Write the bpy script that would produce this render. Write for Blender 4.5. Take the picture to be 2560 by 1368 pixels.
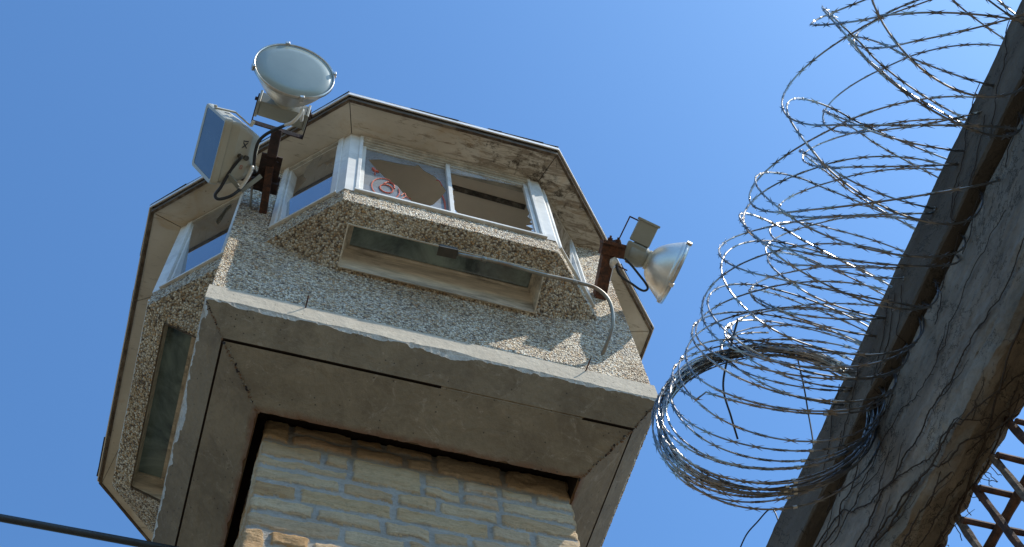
import bpy, math, random
import numpy as np
from mathutils import Vector, Matrix, noise
# ------------------------------------------------------------------ clear
for o in list(bpy.data.objects): bpy.data.objects.remove(o, do_unlink=True)
sc = bpy.context.scene
C = sc.collection
K = 1.3            # metres per design unit
ZO = 7.365         # height of the concrete lip above ground, metres
def W(p): return (p[0]*K, p[1]*K, p[2]*K + ZO)
# ------------------------------------------------------------------ camera
cam = bpy.data.cameras.new('camera'); co = bpy.data.objects.new('camera', cam); C.objects.link(co)
R3 = Matrix(((0.95339996, -0.22974175, -0.19556901), (-0.28973979, -0.87794859, -0.38112614), (-0.08413895, 0.42002977, -0.90360148)))
m4 = R3.to_4x4(); m4.translation = Vector(W((-0.7621, -3.2576, -4.4347))); co.matrix_world = m4
cam.sensor_width = 36; cam.lens = 2951.121/2560*36; cam.shift_y = 19.05/2560
cam.clip_start = .05; cam.clip_end = 5000
sc.camera = co
# ------------------------------------------------------------------ light
S = Vector((1.38, -1.0, 2.10)).normalized()
wd = bpy.data.worlds.new('World'); sc.world = wd; wd.use_nodes = True
nt = wd.node_tree; bg = nt.nodes['Background']; sky = nt.nodes.new('ShaderNodeTexSky')
sky.sky_type = 'NISHITA'; sky.sun_disc = False
sky.sun_elevation = math.asin(S.z); sky.sun_rotation = math.atan2(S.x, S.y)
sky.altitude = 0; sky.air_density = 1.0; sky.dust_density = .9; sky.ozone_density = 4.0
wb = nt.nodes.new('ShaderNodeMixRGB'); wb.blend_type = 'MULTIPLY'; wb.inputs[0].default_value = 1; wb.inputs[2].default_value = (.66, .965, 1.14, 1)   # camera white balance
nt.links.new(sky.outputs[0], wb.inputs[1]); nt.links.new(wb.outputs[0], bg.inputs[0]); bg.inputs[1].default_value = .15
sl = bpy.data.lights.new('sun', 'SUN'); sl.energy = 3.4; sl.angle = math.radians(.5); sl.color = (1, .95, .85)
so = bpy.data.objects.new('sun', sl); C.objects.link(so); so.rotation_euler = S.to_track_quat('Z', 'Y').to_euler()
sc.view_settings.view_transform = 'Standard'; sc.view_settings.look = 'None'
sc.view_settings.exposure = 0.58; sc.view_settings.gamma = 1; sc.view_settings.use_curve_mapping = False
# ------------------------------------------------------------------ materials
def mat(name): 
    m = bpy.data.materials.new(name); m.use_nodes = True
    return m, m.node_tree, m.node_tree.nodes['Principled BSDF']
class N:
    def __init__(s, t): s.t = t
    def n(s, typ, ins={}, **kw):
        x = s.t.nodes.new('ShaderNode'+typ)
        for k, v in kw.items(): setattr(x, k, v)
        for k, v in ins.items():
            if isinstance(v, bpy.types.NodeSocket): s.t.links.new(v, x.inputs[k])
            else: x.inputs[k].default_value = v
        return x
    def co(s, scale=(1, 1, 1), rot=(0, 0, 0)):
        tc = s.t.nodes.new('ShaderNodeTexCoord')
        return s.n('Mapping', {0: tc.outputs['Object'], 'Scale': scale, 'Rotation': rot}).outputs[0]
    def noise(s, vec, scale, detail=5, rough=.6, dist=0):
        return s.n('TexNoise', {'Vector': vec, 'Scale': scale, 'Detail': detail, 'Roughness': rough, 'Distortion': dist}).outputs[0]
    def ramp(s, fac, stops, interp='LINEAR'):
        r = s.n('ValToRGB', {0: fac}); r.color_ramp.interpolation = interp
        e = r.color_ramp.elements
        while len(e) < len(stops): e.new(.5)
        for i, (p, c) in enumerate(stops):
            e[i].position = p; e[i].color = tuple(c)+(1,) if len(c) == 3 else c
        return r.outputs[0]
    def r1(s, fac, a, b): return s.n('MapRange', {0: fac, 1: a, 2: b, 3: 0., 4: 1.}).outputs[0]
    def mix(s, f, a, b, mode='MIX'):
        x = s.n('MixRGB', {0: f}, blend_type=mode)
        for i, v in ((1, a), (2, b)):
            if isinstance(v, bpy.types.NodeSocket): s.t.links.new(v, x.inputs[i])
            else: x.inputs[i].default_value = tuple(v)+(1,)
        return x.outputs[0]
    def m(s, op, a, b=0.):
        return s.n('Math', {0: a, 1: b}, operation=op).outputs[0]
    def bump(s, h, strength, dist, prev=None):
        ins = {'Height': h, 'Strength': strength, 'Distance': dist}
        if prev is not None: ins['Normal'] = prev
        return s.n('Bump', ins).outputs[0]
def fin(t, bs, col=None, rough=None, nor=None, metal=None, spec=None):
    if col is not None:   # warm light tint put into every base colour, offsets the blue skylight
        x = t.nodes.new('ShaderNodeMixRGB'); x.blend_type = 'MULTIPLY'; x.inputs[0].default_value = 1; x.inputs[2].default_value = (1.07, 1., .90, 1)
        if isinstance(col, bpy.types.NodeSocket): t.links.new(col, x.inputs[1])
        else: x.inputs[1].default_value = tuple(col)+(1,)
        col = x.outputs[0]
    for k, v in (('Base Color', col), ('Roughness', rough), ('Normal', nor), ('Metallic', metal), ('Specular IOR Level', spec)):
        if v is None: continue
        if isinstance(v, bpy.types.NodeSocket): t.links.new(v, bs.inputs[k])
        elif k == 'Base Color': bs.inputs[k].default_value = tuple(v)+(1,)
        else: bs.inputs[k].default_value = v

def m_pebble():
    m, t, b = mat('pebble_dash'); g = N(t); v = g.co()
    wob = g.n('TexNoise', {'Vector': v, 'Scale': 60., 'Detail': 1.}).outputs['Color']
    vv = g.n('VectorMath', {0: v, 1: g.n('VectorMath', {0: wob, 1: (.008, .008, .008)}, operation='MULTIPLY').outputs[0]}, operation='ADD').outputs[0]
    vo = g.n('TexVoronoi', {'Vector': vv, 'Scale': 80., 'Randomness': 1.})
    vs = g.n('SeparateColor', {0: vo.outputs['Color']})
    col = g.ramp(vs.outputs[0], [(0, (.16, .13, .11)), (.08, (.40, .32, .23)), (.22, (.62, .53, .40)), (.40, (.76, .71, .62)),
                                 (.56, (.55, .53, .50)), (.70, (.82, .79, .72)), (.82, (.60, .42, .25)), (.90, (.9, .88, .82))], 'CONSTANT')
    d = vo.outputs['Distance']
    gap = g.m('MULTIPLY', g.r1(d, .45, .85), .8)
    col = g.mix(gap, col, (.22, .19, .16))
    big = g.noise(v, 1.9, 6, .65, .4)
    col = g.mix(g.m('MULTIPLY', g.r1(big, .45, .68), .8), col, g.mix(1., col, (.66, .56, .44), 'MULTIPLY'))
    bald = g.noise(v, 6.5, 4, .6); col = g.mix(g.m('MULTIPLY', g.r1(bald, .62, .70), .6), col, (.48, .45, .41))
    h = g.m('SUBTRACT', 1., g.m('MULTIPLY', d, d))
    h2 = g.m('ADD', h, g.m('MULTIPLY', vs.outputs[1], .7))
    nor = g.bump(h2, .85, .008)
    col = g.mix(1., col, (.88, .86, .82), 'MULTIPLY'); fin(t, b, col, .75, nor)
    dn = g.n('Displacement', {'Height': h2, 'Midlevel': 1.1, 'Scale': .005})
    t.links.new(dn.outputs[0], t.nodes['Material Output'].inputs['Displacement']); m.displacement_method = 'BOTH'
    return m
def m_concrete(name, base, dark, sc_=1., bumpy=.25, speck=True, streak=(1, 1, 1), rusty=None):
    m, t, b = mat(name); g = N(t); v = g.co(); vs = g.co(streak)
    n1 = g.noise(vs, 1.6*sc_, 8, .65, .4); n2 = g.noise(v, 38., 4, .7); n3 = g.noise(vs, 9*sc_, 6, .7, .3)
    col = g.mix(g.r1(n1, .32, .68), dark, base)
    col = g.mix(g.m('MULTIPLY', g.r1(n3, .5, .75), .45), col, tuple(min(1, x*1.35) for x in base))
    col = g.mix(g.m('MULTIPLY', g.r1(n2, .45, .75), .3), col, tuple(x*.55 for x in dark))
    nor = g.bump(n2, bumpy, .01)
    if rusty is not None:
        tc = t.nodes.new('ShaderNodeTexCoord'); z = g.n('SeparateXYZ', {0: tc.outputs['Object']}).outputs[2]
        nz_ = g.noise(v, 7., 7, .75, .3); f_ = g.r1(g.m('ADD', z, g.m('MULTIPLY', nz_, .07)), rusty+.062, rusty+.038)
        col = g.mix(g.m('MULTIPLY', f_, .85), col, (.16, .07, .03))
        st = g.noise(v, 2.6, 8, .7, 1.2); col = g.mix(g.m('MULTIPLY', g.r1(st, .50, .66), .6), col, (.115, .085, .055))
        st = g.noise(g.co((1, 1, 1), (0, 0, .3)), 5.5, 9, .8, 2.); col = g.mix(g.m('MULTIPLY', g.r1(st, .56, .64), .35), col, (.42, .37, .30))
    if speck:
        vo = g.n('TexVoronoi', {'Vector': v, 'Scale': 22.})
        pit = g.m('LESS_THAN', vo.outputs[0], .10)
        k = g.n('SeparateColor', {0: vo.outputs['Color']}).outputs[0]
        pit = g.m('MULTIPLY', pit, g.m('GREATER_THAN', k, .3))
        col = g.mix(g.m('MULTIPLY', pit, .8), col, tuple(x*.3 for x in dark))
        nor = g.bump(g.m('SUBTRACT', 1., pit), .8, .008, nor)
    nor = g.bump(n3, .3, .03, nor)
    fin(t, b, col, .9, nor); return m
def m_simple(name, col, rough=.5, metal=0., nscale=20., var=.25, bump=.1, spec=None, streak=(1, 1, 1), dirt=None):
    m, t, b = mat(name); g = N(t); v = g.co(streak)
    n = g.noise(v, nscale, 6, .65)
    c = g.mix(g.r1(n, .35, .7), tuple(x*(1-var) for x in col), tuple(min(1, x*(1+var*.4)) for x in col))
    if dirt:
        n2 = g.noise(v, nscale*.35, 7, .7, .5)
        c = g.mix(g.m('MULTIPLY', g.r1(n2, .5, .72), .75), c, dirt)
    ro = g.m('ADD', rough-.06, g.m('MULTIPLY', n, .14))
    fin(t, b, c, ro, g.bump(n, bump, .006), metal, spec); return m
def m_stone():
    m, t, b = mat('rubble_stone'); g = N(t); v = g.co()
    tint = g.n('Attribute', attribute_name='tint').outputs['Fac']; mo = g.n('Attribute', attribute_name='mortar').outputs['Fac']
    base = g.ramp(tint, [(0, (.78, .64, .46)), (.18, (.64, .43, .23)), (.36, (.84, .71, .52)), (.52, (.76, .59, .37)), (.66, (.86, .76, .60)), (.8, (.62, .39, .20)), (.92, (.80, .66, .50))])
    bed = g.co((1.2, 1.2, 7)); n1 = g.noise(bed, 3.2, 8, .7, .6); n2 = g.noise(v, 34, 6, .75)
    col = g.mix(g.m('MULTIPLY', g.r1(n1, .45, .75), .55), base, g.mix(1., base, (.72, .56, .42), 'MULTIPLY'))
    col = g.mix(g.m('MULTIPLY', g.r1(n2, .5, .8), .4), col, (.30, .21, .13))
    n3 = g.noise(v, 5, 6, .7)
    mc = g.mix(g.r1(n3, .35, .65), (.47, .46, .44), (.62, .60, .57)); mc = g.mix(g.m('MULTIPLY', g.r1(n2, .5, .75), .4), mc, (.28, .27, .26))
    hs = g.n('HueSaturation', {'Saturation': 1.02, 'Value': .96, 'Color': col}); col = g.mix(1., hs.outputs[0], (1., .95, .88), 'MULTIPLY'); col = g.mix(mo, col, mc)
    crk = g.noise(g.co((1, 1, 2.2)), 4, 9, .8, 1.)
    ln = g.m('LESS_THAN', g.m('ABSOLUTE', g.m('SUBTRACT', crk, .5)), .004)
    col = g.mix(g.m('MULTIPLY', ln, .6), col, (.14, .10, .07))
    n4 = g.noise(bed, 14, 8, .8); col = g.mix(g.m('MULTIPLY', g.r1(n4, .55, .70), .5), col, g.mix(1., col, (.55, .44, .33), 'MULTIPLY'))
    nor = g.bump(g.m('ADD', g.m('ADD', n2, g.m('MULTIPLY', n4, 1.2)), g.m('MULTIPLY', n1, 1.)), 1., .02)
    fin(t, b, col, .92, nor); return m
def m_soffit():
    m, t, b = mat('peeling_soffit_paint'); g = N(t); v = g.co()
    n1 = g.noise(v, 1.8, 7, .6, .4); 
    col = g.mix(g.r1(n1, .35, .68), (.45, .42, .36), (.62, .60, .55))
    s = g.noise(g.co((1.2, 6, 6), (0, 0, .0)), 5, 9, .75, .7)
    tc = t.nodes.new('ShaderNodeTexCoord')
    cB = g.n('VectorMath', {0: tc.outputs['Object'], 1: (0.60*K, -1.40*K, 1.7*K+ZO)}, operation='DISTANCE').outputs['Value']
    near = g.r1(cB, 1.3, .05)
    near2 = g.m('ADD', g.m('MULTIPLY', near, .16), 0.)
    st = g.r1(g.m('ADD', s, near2), .57, .68)
    sp = g.noise(v, 11, 8, .8, .3); st2 = g.r1(g.m('ADD', sp, g.m('MULTIPLY', near2, 1.0)), .645, .74)
    col = g.mix(g.m('MULTIPLY', st, .75), col, (.16, .12, .08))
    col = g.mix(st2, col, (.07, .055, .04))
    yel = g.noise(v, 3.3, 5, .6, 1.); col = g.mix(g.m('MULTIPLY', g.r1(yel, .58, .72), .5), col, (.42, .29, .15))
    vo = g.n('TexVoronoi', {'Vector': v, 'Scale': 9.}); k = g.m('MULTIPLY', g.m('LESS_THAN', vo.outputs[0], .045), .8)
    col = g.mix(k, col, (.09, .05, .03))
    fin(t, b, col, .8, g.bump(s, .25, .006)); return m
def m_wallconc(nm='old_wall_concrete', dk=(.19, .165, .14), lt=(.42, .375, .33)):
    m, t, b = mat(nm); g = N(t); v = g.co(); vs = g.co((1, .45, 1.6), (.25, 0, 0))
    n1 = g.noise(vs, 2.2, 9, .7, .6); n2 = g.noise(v, 45, 5, .75); n3 = g.noise(vs, 9, 9, .75, .5)
    col = g.mix(g.r1(n1, .35, .65), dk, lt)
    col = g.mix(g.m('MULTIPLY', g.r1(n3, .46, .68), .6), col, (.10, .09, .08))
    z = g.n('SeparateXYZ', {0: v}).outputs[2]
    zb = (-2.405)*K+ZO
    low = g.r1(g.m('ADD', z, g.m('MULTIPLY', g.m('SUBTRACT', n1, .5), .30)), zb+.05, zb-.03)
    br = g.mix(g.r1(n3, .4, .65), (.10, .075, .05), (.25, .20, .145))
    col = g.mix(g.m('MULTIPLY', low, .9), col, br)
    col = g.mix(g.m('MULTIPLY', g.r1(n2, .5, .8), .5), col, (.06, .05, .04))
    cr = g.noise(g.co((1, .8, 1.2), (.5, 0, 0)), 3.2, 10, .7, .6)
    ln = g.m('LESS_THAN', g.m('ABSOLUTE', g.m('SUBTRACT', cr, .5)), .005)
    col = g.mix(g.m('MULTIPLY', ln, .8), col, (.03, .025, .02))
    nor = g.bump(n2, .6, .01); nor = g.bump(g.m('ADD', n3, g.m('MULTIPLY', low, n1)), .9, .03, nor)
    fin(t, b, col, .95, nor); return m
def m_glass(name, tint=(.75, .8, .8), refl=1.0, dirt=.2, dcol=(.35, .36, .35), rough=.01, dscale=3., lo=.35, hi=.7):
    m, t, b = mat(name); g = N(t); v = g.co()
    t.nodes.remove(b); out = t.nodes['Material Output']
    tr = g.n('BsdfTransparent', {'Color': tuple(tint)+(1,)}); gl = g.n('BsdfGlossy', {'Roughness': rough, 'Color': (.95, .97, 1, 1)})
    fr = g.m('MULTIPLY', g.n('Fresnel', {'IOR': 1.5}).outputs[0], refl)
    fr = g.m('MULTIPLY', fr, g.m('SUBTRACT', 1., g.n('NewGeometry').outputs['Backfacing'])); fr.node.use_clamp = True
    mx = g.n('MixShader', {0: fr, 1: tr.outputs[0], 2: gl.outputs[0]})
    df = g.n('BsdfDiffuse', {'Color': tuple(dcol)+(1,)})
    dn = g.noise(v, dscale, 7, .7, .6)
    f = g.m('MULTIPLY', g.m('ADD', g.m('MULTIPLY', g.r1(dn, lo, hi), .8), .2), dirt)
    mx2 = g.n('MixShader', {0: f, 1: mx.outputs[0], 2: df.outputs[0]})
    t.links.new(mx2.outputs[0], out.inputs[0]); return m
def m_rust(name='rusty_steel', d=(.045, .024, .018), c=(.17, .065, .03)):
    m, t, b = mat(name); g = N(t); v = g.co()
    n = g.noise(v, 26, 8, .75, .4)
    col = g.mix(g.r1(n, .42, .66), d, c); n2 = g.noise(v, 90, 3, .7)
    fin(t, b, col, .85, g.bump(g.m('ADD', n, n2), .6, .004), 0.); return m

M = dict(
 pebble=m_pebble(),
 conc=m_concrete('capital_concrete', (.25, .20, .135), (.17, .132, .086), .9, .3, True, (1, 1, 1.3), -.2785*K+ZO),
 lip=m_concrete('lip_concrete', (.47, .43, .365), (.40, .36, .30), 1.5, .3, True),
 chip=m_concrete('broken_concrete', (.62, .60, .56), (.34, .32, .29), 12., .8, False),
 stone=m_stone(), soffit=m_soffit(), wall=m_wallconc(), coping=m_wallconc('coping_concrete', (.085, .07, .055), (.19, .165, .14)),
 gapd=m_simple('gap_shade_and_groove', (.03, .018, .012), .95, var=.5),  # near-black: recess shade painted into the gap; also groove and grit
 rustline=m_simple('rusty_grit', (.20, .115, .06), .95, nscale=60, var=.7, bump=.8),
 white=m_simple('white_vinyl_frame', (.72, .73, .73), .38, nscale=9, var=.12, bump=.03, dirt=(.33, .32, .30)),
 whited=m_simple('dirty_white_track', (.52, .50, .45), .5, nscale=14, var=.3, dirt=(.16, .14, .11)),
 wood=m_simple('weathered_fascia_board', (.105, .075, .05), .85, nscale=22, var=.65, bump=.6, streak=(1, 1, 8), dirt=(.30, .26, .21)),
 drip=m_simple('drip_edge_metal', (.78, .79, .80), .35, metal=.3, var=.1),
 shingle=m_simple('asphalt_shingle', (.045, .045, .05), .95, nscale=120, var=.6, bump=.8),
 rust=m_rust(), rustd=m_rust('dark_rusty_steel', (.022, .014, .013), (.06, .028, .02)),
 barr=m_rust('flaking_rusty_bar', (.04, .02, .014), (.13, .06, .035)),
 bars=m_rust('pale_flaking_bar', (.07, .05, .04), (.22, .17, .13)),
 enamel=m_simple('grey_enamel', (.29, .315, .30), .5, nscale=8, var=.12, bump=.04, dirt=(.27, .25, .21)),
 cream=m_simple('cream_housing_paint', (.45, .46, .42), .45, nscale=6, var=.1, bump=.03, dirt=(.42, .38, .30)),
 alu=m_simple('spun_aluminium', (.74, .74, .72), .36, metal=.75, nscale=5, var=.15, bump=.02, dirt=(.55, .47, .36)),
 lens=m_simple('frosted_lens', (.30, .37, .38), .22, nscale=4, var=.1, bump=.01, spec=.6),
 lensb=m_simple('flood_lens_glass', (.075, .10, .13), .2, nscale=4, var=.25, bump=.01, spec=.8),
 clipm=m_simple('steel_clip', (.55, .55, .55), .35, metal=.9),
 black=m_simple('black_cable', (.02, .022, .028), .45, var=.2), wcable=m_simple('white_cable', (.7, .7, .68), .35, var=.1),
 conduit=m_simple('galvanised_conduit', (.30, .31, .30), .45, metal=.6, nscale=12, var=.3, dirt=(.25, .13, .07)),
 boxm=m_simple('dark_junction_box', (.07, .065, .055), .6, var=.4),
 reveal=m_simple('painted_reveal', (.66, .61, .53), .75, nscale=9, var=.3, bump=.15, streak=(.6, 4, 4), dirt=(.07, .06, .05)),
 ceiling=m_simple('interior_ceiling', (.78, .72, .64), .9, nscale=3, var=.12),
 inner=m_simple('interior_floor', (.62, .57, .50), .9, nscale=3, var=.2),
 mold=m_simple('mouldy_strip', (.10, .09, .08), .9, nscale=30, var=.7, dirt=(.3, .28, .25)),
 glass=m_glass('window_glass', (.50, .52, .52), 2.8, .10, (.26, .26, .25)),
 film=m_glass('dusty_broken_glass', (.8, .82, .84), 1.0, .62, (.33, .33, .33), lo=.2, hi=.5),
 slotg=m_glass('grimy_slot_glass', (.06, .08, .075), 2.2, .9, (.34, .42, .38), .05, 2.6, .36, .62),
 shard=m_glass('glass_shard', (.8, .85, .87), 2.5, .45, (.7, .72, .74)),
 spray=m_simple('orange_spray_paint', (.55, .11, .06), .7, nscale=50, var=.35),
 ink=m_simple('blue_black_ink', (.015, .03, .06), .6), redink=m_simple('red_sticker', (.45, .08, .05), .6),
 razor=m_simple('galvanised_razor_wire', (.28, .28, .29), .30, metal=1., nscale=14, var=.4, bump=.05, dirt=(.30, .23, .15)),
 vine=m_simple('dry_vine_bark', (.055, .038, .027), .95, nscale=80, var=.5, bump=.5),
 ground=m_simple('dry_ground', (.165, .14, .095), .95, nscale=.8, var=.4, bump=.3),
 cable=m_simple('thick_black_cable', (.035, .042, .05), .5, var=.3),
)
# ------------------------------------------------------------------ mesh helpers
def link(name, verts, faces, m, parent=None, smooth=False, attrs=None, merge=False, raw=False):
    me = bpy.data.meshes.new(name)
    V = np.array(verts, float)
    if not raw: V = V*K; V[:, 2] += ZO
    me.from_pydata(V.tolist(), [], faces)
    mats = m if isinstance(m, (list, tuple)) else [m]
    for x in mats: me.materials.append(x)
    if attrs:
        for k, a in attrs.items():
            if k == 'mi': me.polygons.foreach_set('material_index', a)
            else:
                at = me.attributes.new(k, 'FLOAT', 'POINT'); at.data.foreach_set('value', a)
    if merge:
        import bmesh
        b = bmesh.new(); b.from_mesh(me); bmesh.ops.remove_doubles(b, verts=b.verts, dist=.0008); b.to_mesh(me); b.free()
    if len(me.polygons) < 4000 and not merge:
        import bmesh
        b = bmesh.new(); b.from_mesh(me); bmesh.ops.recalc_face_normals(b, faces=b.faces[:]); b.to_mesh(me); b.free()
    if smooth: me.polygons.foreach_set('use_smooth', [True]*len(me.polygons))
    me.update()
    o = bpy.data.objects.new(name, me); C.objects.link(o)
    if parent is not None:
        o.parent = parent; o.matrix_parent_inverse = parent.matrix_world.inverted()
    return o
def thing(name, loc, label, cat, group=None):
    o = bpy.data.objects.new(name, None); C.objects.link(o); o.empty_display_size = .1
    o.location = W(loc); o.matrix_world = Matrix.Translation(W(loc))
    o['label'] = label; o['category'] = cat
    if group: o['group'] = group
    return o
class MB:
    def __init__(s): s.v = []; s.f = []; s.mi = []
    def add(s, v, f, mi=0):
        n = len(s.v); s.v += [tuple(x) for x in v]; s.f += [tuple(i+n for i in q) for q in f]; s.mi += [mi]*len(f)
    def box(s, c, ax, h, bev=0, mi=0):
        """oriented box: centre, 3 axes, half sizes; chamfered"""
        c = Vector(c); A = [Vector(a).normalized() for a in ax]
        def P(x, y, z): return c+A[0]*x+A[1]*y+A[2]*z
        if bev <= 0:
            v = [P(x*h[0], y*h[1], z*h[2]) for x in (-1, 1) for y in (-1, 1) for z in (-1, 1)]
            f = [(0, 1, 3, 2), (4, 6, 7, 5), (0, 4, 5, 1), (2, 3, 7, 6), (0, 2, 6, 4), (1, 5, 7, 3)]
            s.add(v, f, mi); return
        v = []; idx = {}
        for x in (-1, 1):
            for y in (-1, 1):
                for z in (-1, 1):
                    for k in range(3):
                        q = [x*h[0], y*h[1], z*h[2]]
                        for j in range(3):
                            if j != k: q[j] -= (x, y, z)[j]*bev
                        idx[(x, y, z, k)] = len(v); v.append(P(*q))
        f = []
        for k in range(3):
            a, b = [j for j in range(3) if j != k]
            for sg in (-1, 1):
                q = []
                for (u, w) in ((-1, -1), (1, -1), (1, 1), (-1, 1)):
                    t = [0, 0, 0]; t[k] = sg; t[a] = u; t[b] = w; q.append(idx[(*t, k)])
                f.append(tuple(q))
        for k in range(3):
            a, b = [j for j in range(3) if j != k]
            for u in (-1, 1):
                for w in (-1, 1):
                    q = []
                    for (e, kk) in ((-1, a), (-1, b), (1, b), (1, a)):
                        t = [0, 0, 0]; t[k] = e; t[a] = u; t[b] = w; q.append(idx[(*t, kk)])
                    f.append(tuple(q))
        for x in (-1, 1):
            for y in (-1, 1):
                for z in (-1, 1): f.append(tuple(idx[(x, y, z, k)] for k in range(3)))
        s.add(v, f, mi)
    def bar(s, a, b, w, h, up=(0, 0, 1), bev=0, mi=0):
        a = Vector(a); b = Vector(b); d = (b-a); L = d.length; d.normalize(); up = Vector(up)
        x = d.cross(up).normalized(); z = x.cross(d).normalized()
        s.box((a+b)/2, (d, x, z), (L/2, w/2, h/2), bev, mi)
    def tube(s, pts, r, n=8, mi=0, cap=True, flat=None):
        pts = [Vector(p) for p in pts]; m = len(pts)
        rr = r if hasattr(r, '__len__') else [r]*m
        T = [(pts[min(i+1, m-1)]-pts[max(i-1, 0)]).normalized() for i in range(m)]
        u = T[0].orthogonal().normalized(); v = []
        for i in range(m):
            u = (u-T[i]*u.dot(T[i])).normalized(); w = T[i].cross(u)
            for j in range(n):
                a = 2*math.pi*j/n; v.append(pts[i]+(u*math.cos(a)+w*math.sin(a))*rr[i])
        f = [(i*n+j, i*n+(j+1) % n, (i+1)*n+(j+1) % n, (i+1)*n+j) for i in range(m-1) for j in range(n)]
        if cap: f += [tuple(range(n-1, -1, -1)), tuple((m-1)*n+j for j in range(n))]
        s.add(v, f, mi)
    def lathe(s, c, ax, prof, n=40, mi=0, closed=False):
        c = Vector(c); a = Vector(ax).normalized(); u = a.orthogonal().normalized(); w = a.cross(u); v = []
        for (d, r) in prof:
            for j in range(n):
                t = 2*math.pi*j/n; v.append(c+a*d+(u*math.cos(t)+w*math.sin(t))*r)
        m = len(prof)
        f = [(i*n+j, i*n+(j+1) % n, (i+1)*n+(j+1) % n, (i+1)*n+j) for i in range(m-1) for j in range(n)]
        if closed: f += [tuple(range(n-1, -1, -1)), tuple((m-1)*n+j for j in range(n))]
        s.add(v, f, mi)
    def prism(s, poly, d, mi=0):
        """poly: 3D loop, d: extrusion vector"""
        n = len(poly); d = Vector(d); v = [Vector(p) for p in poly]+[Vector(p)+d for p in poly]
        f = [tuple(range(n-1, -1, -1)), tuple(range(n, 2*n))]+[(i, (i+1) % n, n+(i+1) % n, n+i) for i in range(n)]
        s.add(v, f, mi)
    def grid(s, a, b, c, d, na, nb, mi=0):
        """bilinear patch a-b-c-d"""
        a, b, c, d = map(Vector, (a, b, c, d)); v = []
        for j in range(nb+1):
            for i in range(na+1):
                u = i/na; w = j/nb; v.append((a*(1-u)+b*u)*(1-w)+(d*(1-u)+c*u)*w)
        f = [(j*(na+1)+i, j*(na+1)+i+1, (j+1)*(na+1)+i+1, (j+1)*(na+1)+i) for j in range(nb) for i in range(na)]
        s.add(v, f, mi)
    def build(s, name, m, parent=None, smooth=False, merge=False):
        at = {'mi': s.mi} if isinstance(m, (list, tuple)) else None
        return link(name, s.v, s.f, m, parent, smooth, at, merge)
def rot4(k):
    c, s_ = [(1, 0), (0, 1), (-1, 0), (0, -1)][k]
    return lambda p: (p[0]*c-p[1]*s_, p[0]*s_+p[1]*c, p[2])
def smooth_path(pts, n=8):
    P = [Vector(p) for p in pts]; P = [P[0]*2-P[1]]+P+[P[-1]*2-P[-2]]; out = []
    for i in range(1, len(P)-2):
        for k in range(n):
            t = k/n; a, b, c, d = P[i-1:i+3]
            out.append(.5*((2*b)+(c-a)*t+(2*a-5*b+4*c-d)*t*t+(3*b-a-3*c+d)*t**3))
    out.append(P[-2]); return out
rnd = random.Random(7)
def fn(x, y=0., z=0.): return noise.noise(Vector((x, y, z)))
def fbm(x, y=0., z=0., o=4):
    r = 0; a = 1
    for k in range(o): r += a*fn(x, y, z); a *= .55; x *= 2.1; y *= 2.1; z *= 2.1
    return r
# ------------------------------------------------------------------ dimensions (design units)
LT = .13; G, ZG = .8945, -.112; I, ZI = .6866, -.2785; SH = .655; SHY = .572; SX = .022; B = .99
OF, OC = 1.288, .525; OCD = OF-B+OC   # where the diagonal window wall meets the body plane
ZSI, ZLO, ZQ, XQ, ZS = .845, .712, .58, .487, 1.685
GND = -ZO/K
# ================================================================== GROUND
gm = MB(); s_ = 900
gm.grid((-s_, -s_, GND), (s_, -s_, GND), (s_, s_, GND), (-s_, s_, GND), 8, 8)
go = gm.build('ground', M['ground']); go['kind'] = 'structure'
# ================================================================== TOWER
tower = thing('guard_tower', (0, 0, GND), 'prison guard tower with stone shaft, flared concrete collar and pebbled cabin with octagonal roof', 'guard tower')
# ---- stone shaft
def stone_layout(seed, width, z0, z1):
    r = random.Random(seed); out = []; z = z1
    while z > z0:
        h = r.choice([.095, .115, .135, .16, .18, .105]); x = 0; zb = z-h
        while x < width-1e-6:
            w = r.uniform(.16, .40)
            if width-x-w < .14: w = width-x
            kind = r.random()
            if h < .13 or kind < .33: 
                out.append((x, zb, x+w, z))
                if h >= .13 and w > .34 and r.random() < .6:
                    out.pop(); q = x+w*r.uniform(.35, .65); out += [(x, zb, q, z), (q, zb, x+w, z)]
            elif kind < .8:
                q = zb+h*r.uniform(.4, .62); e = x+w*r.uniform(.3, .7); e2 = x+w*r.uniform(.3, .7)
                if w > .3:
                    out += [(x, q, e, z), (e, q, x+w, z)]
                    out += [(x, zb, e2, q), (e2, zb, x+w, q)] if r.random() < .5 else [(x, zb, x+w, q)]
                else: out += [(x, q, x+w, z), (x, zb, x+w, q)]
            else:
                e = x+min(.1, w*.3); q = zb+h*.5
                out += [(x, zb, e, z), (e, q, x+w, z), (e, zb, x+w, q)]
            x += w
        z = zb
    return out
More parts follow.
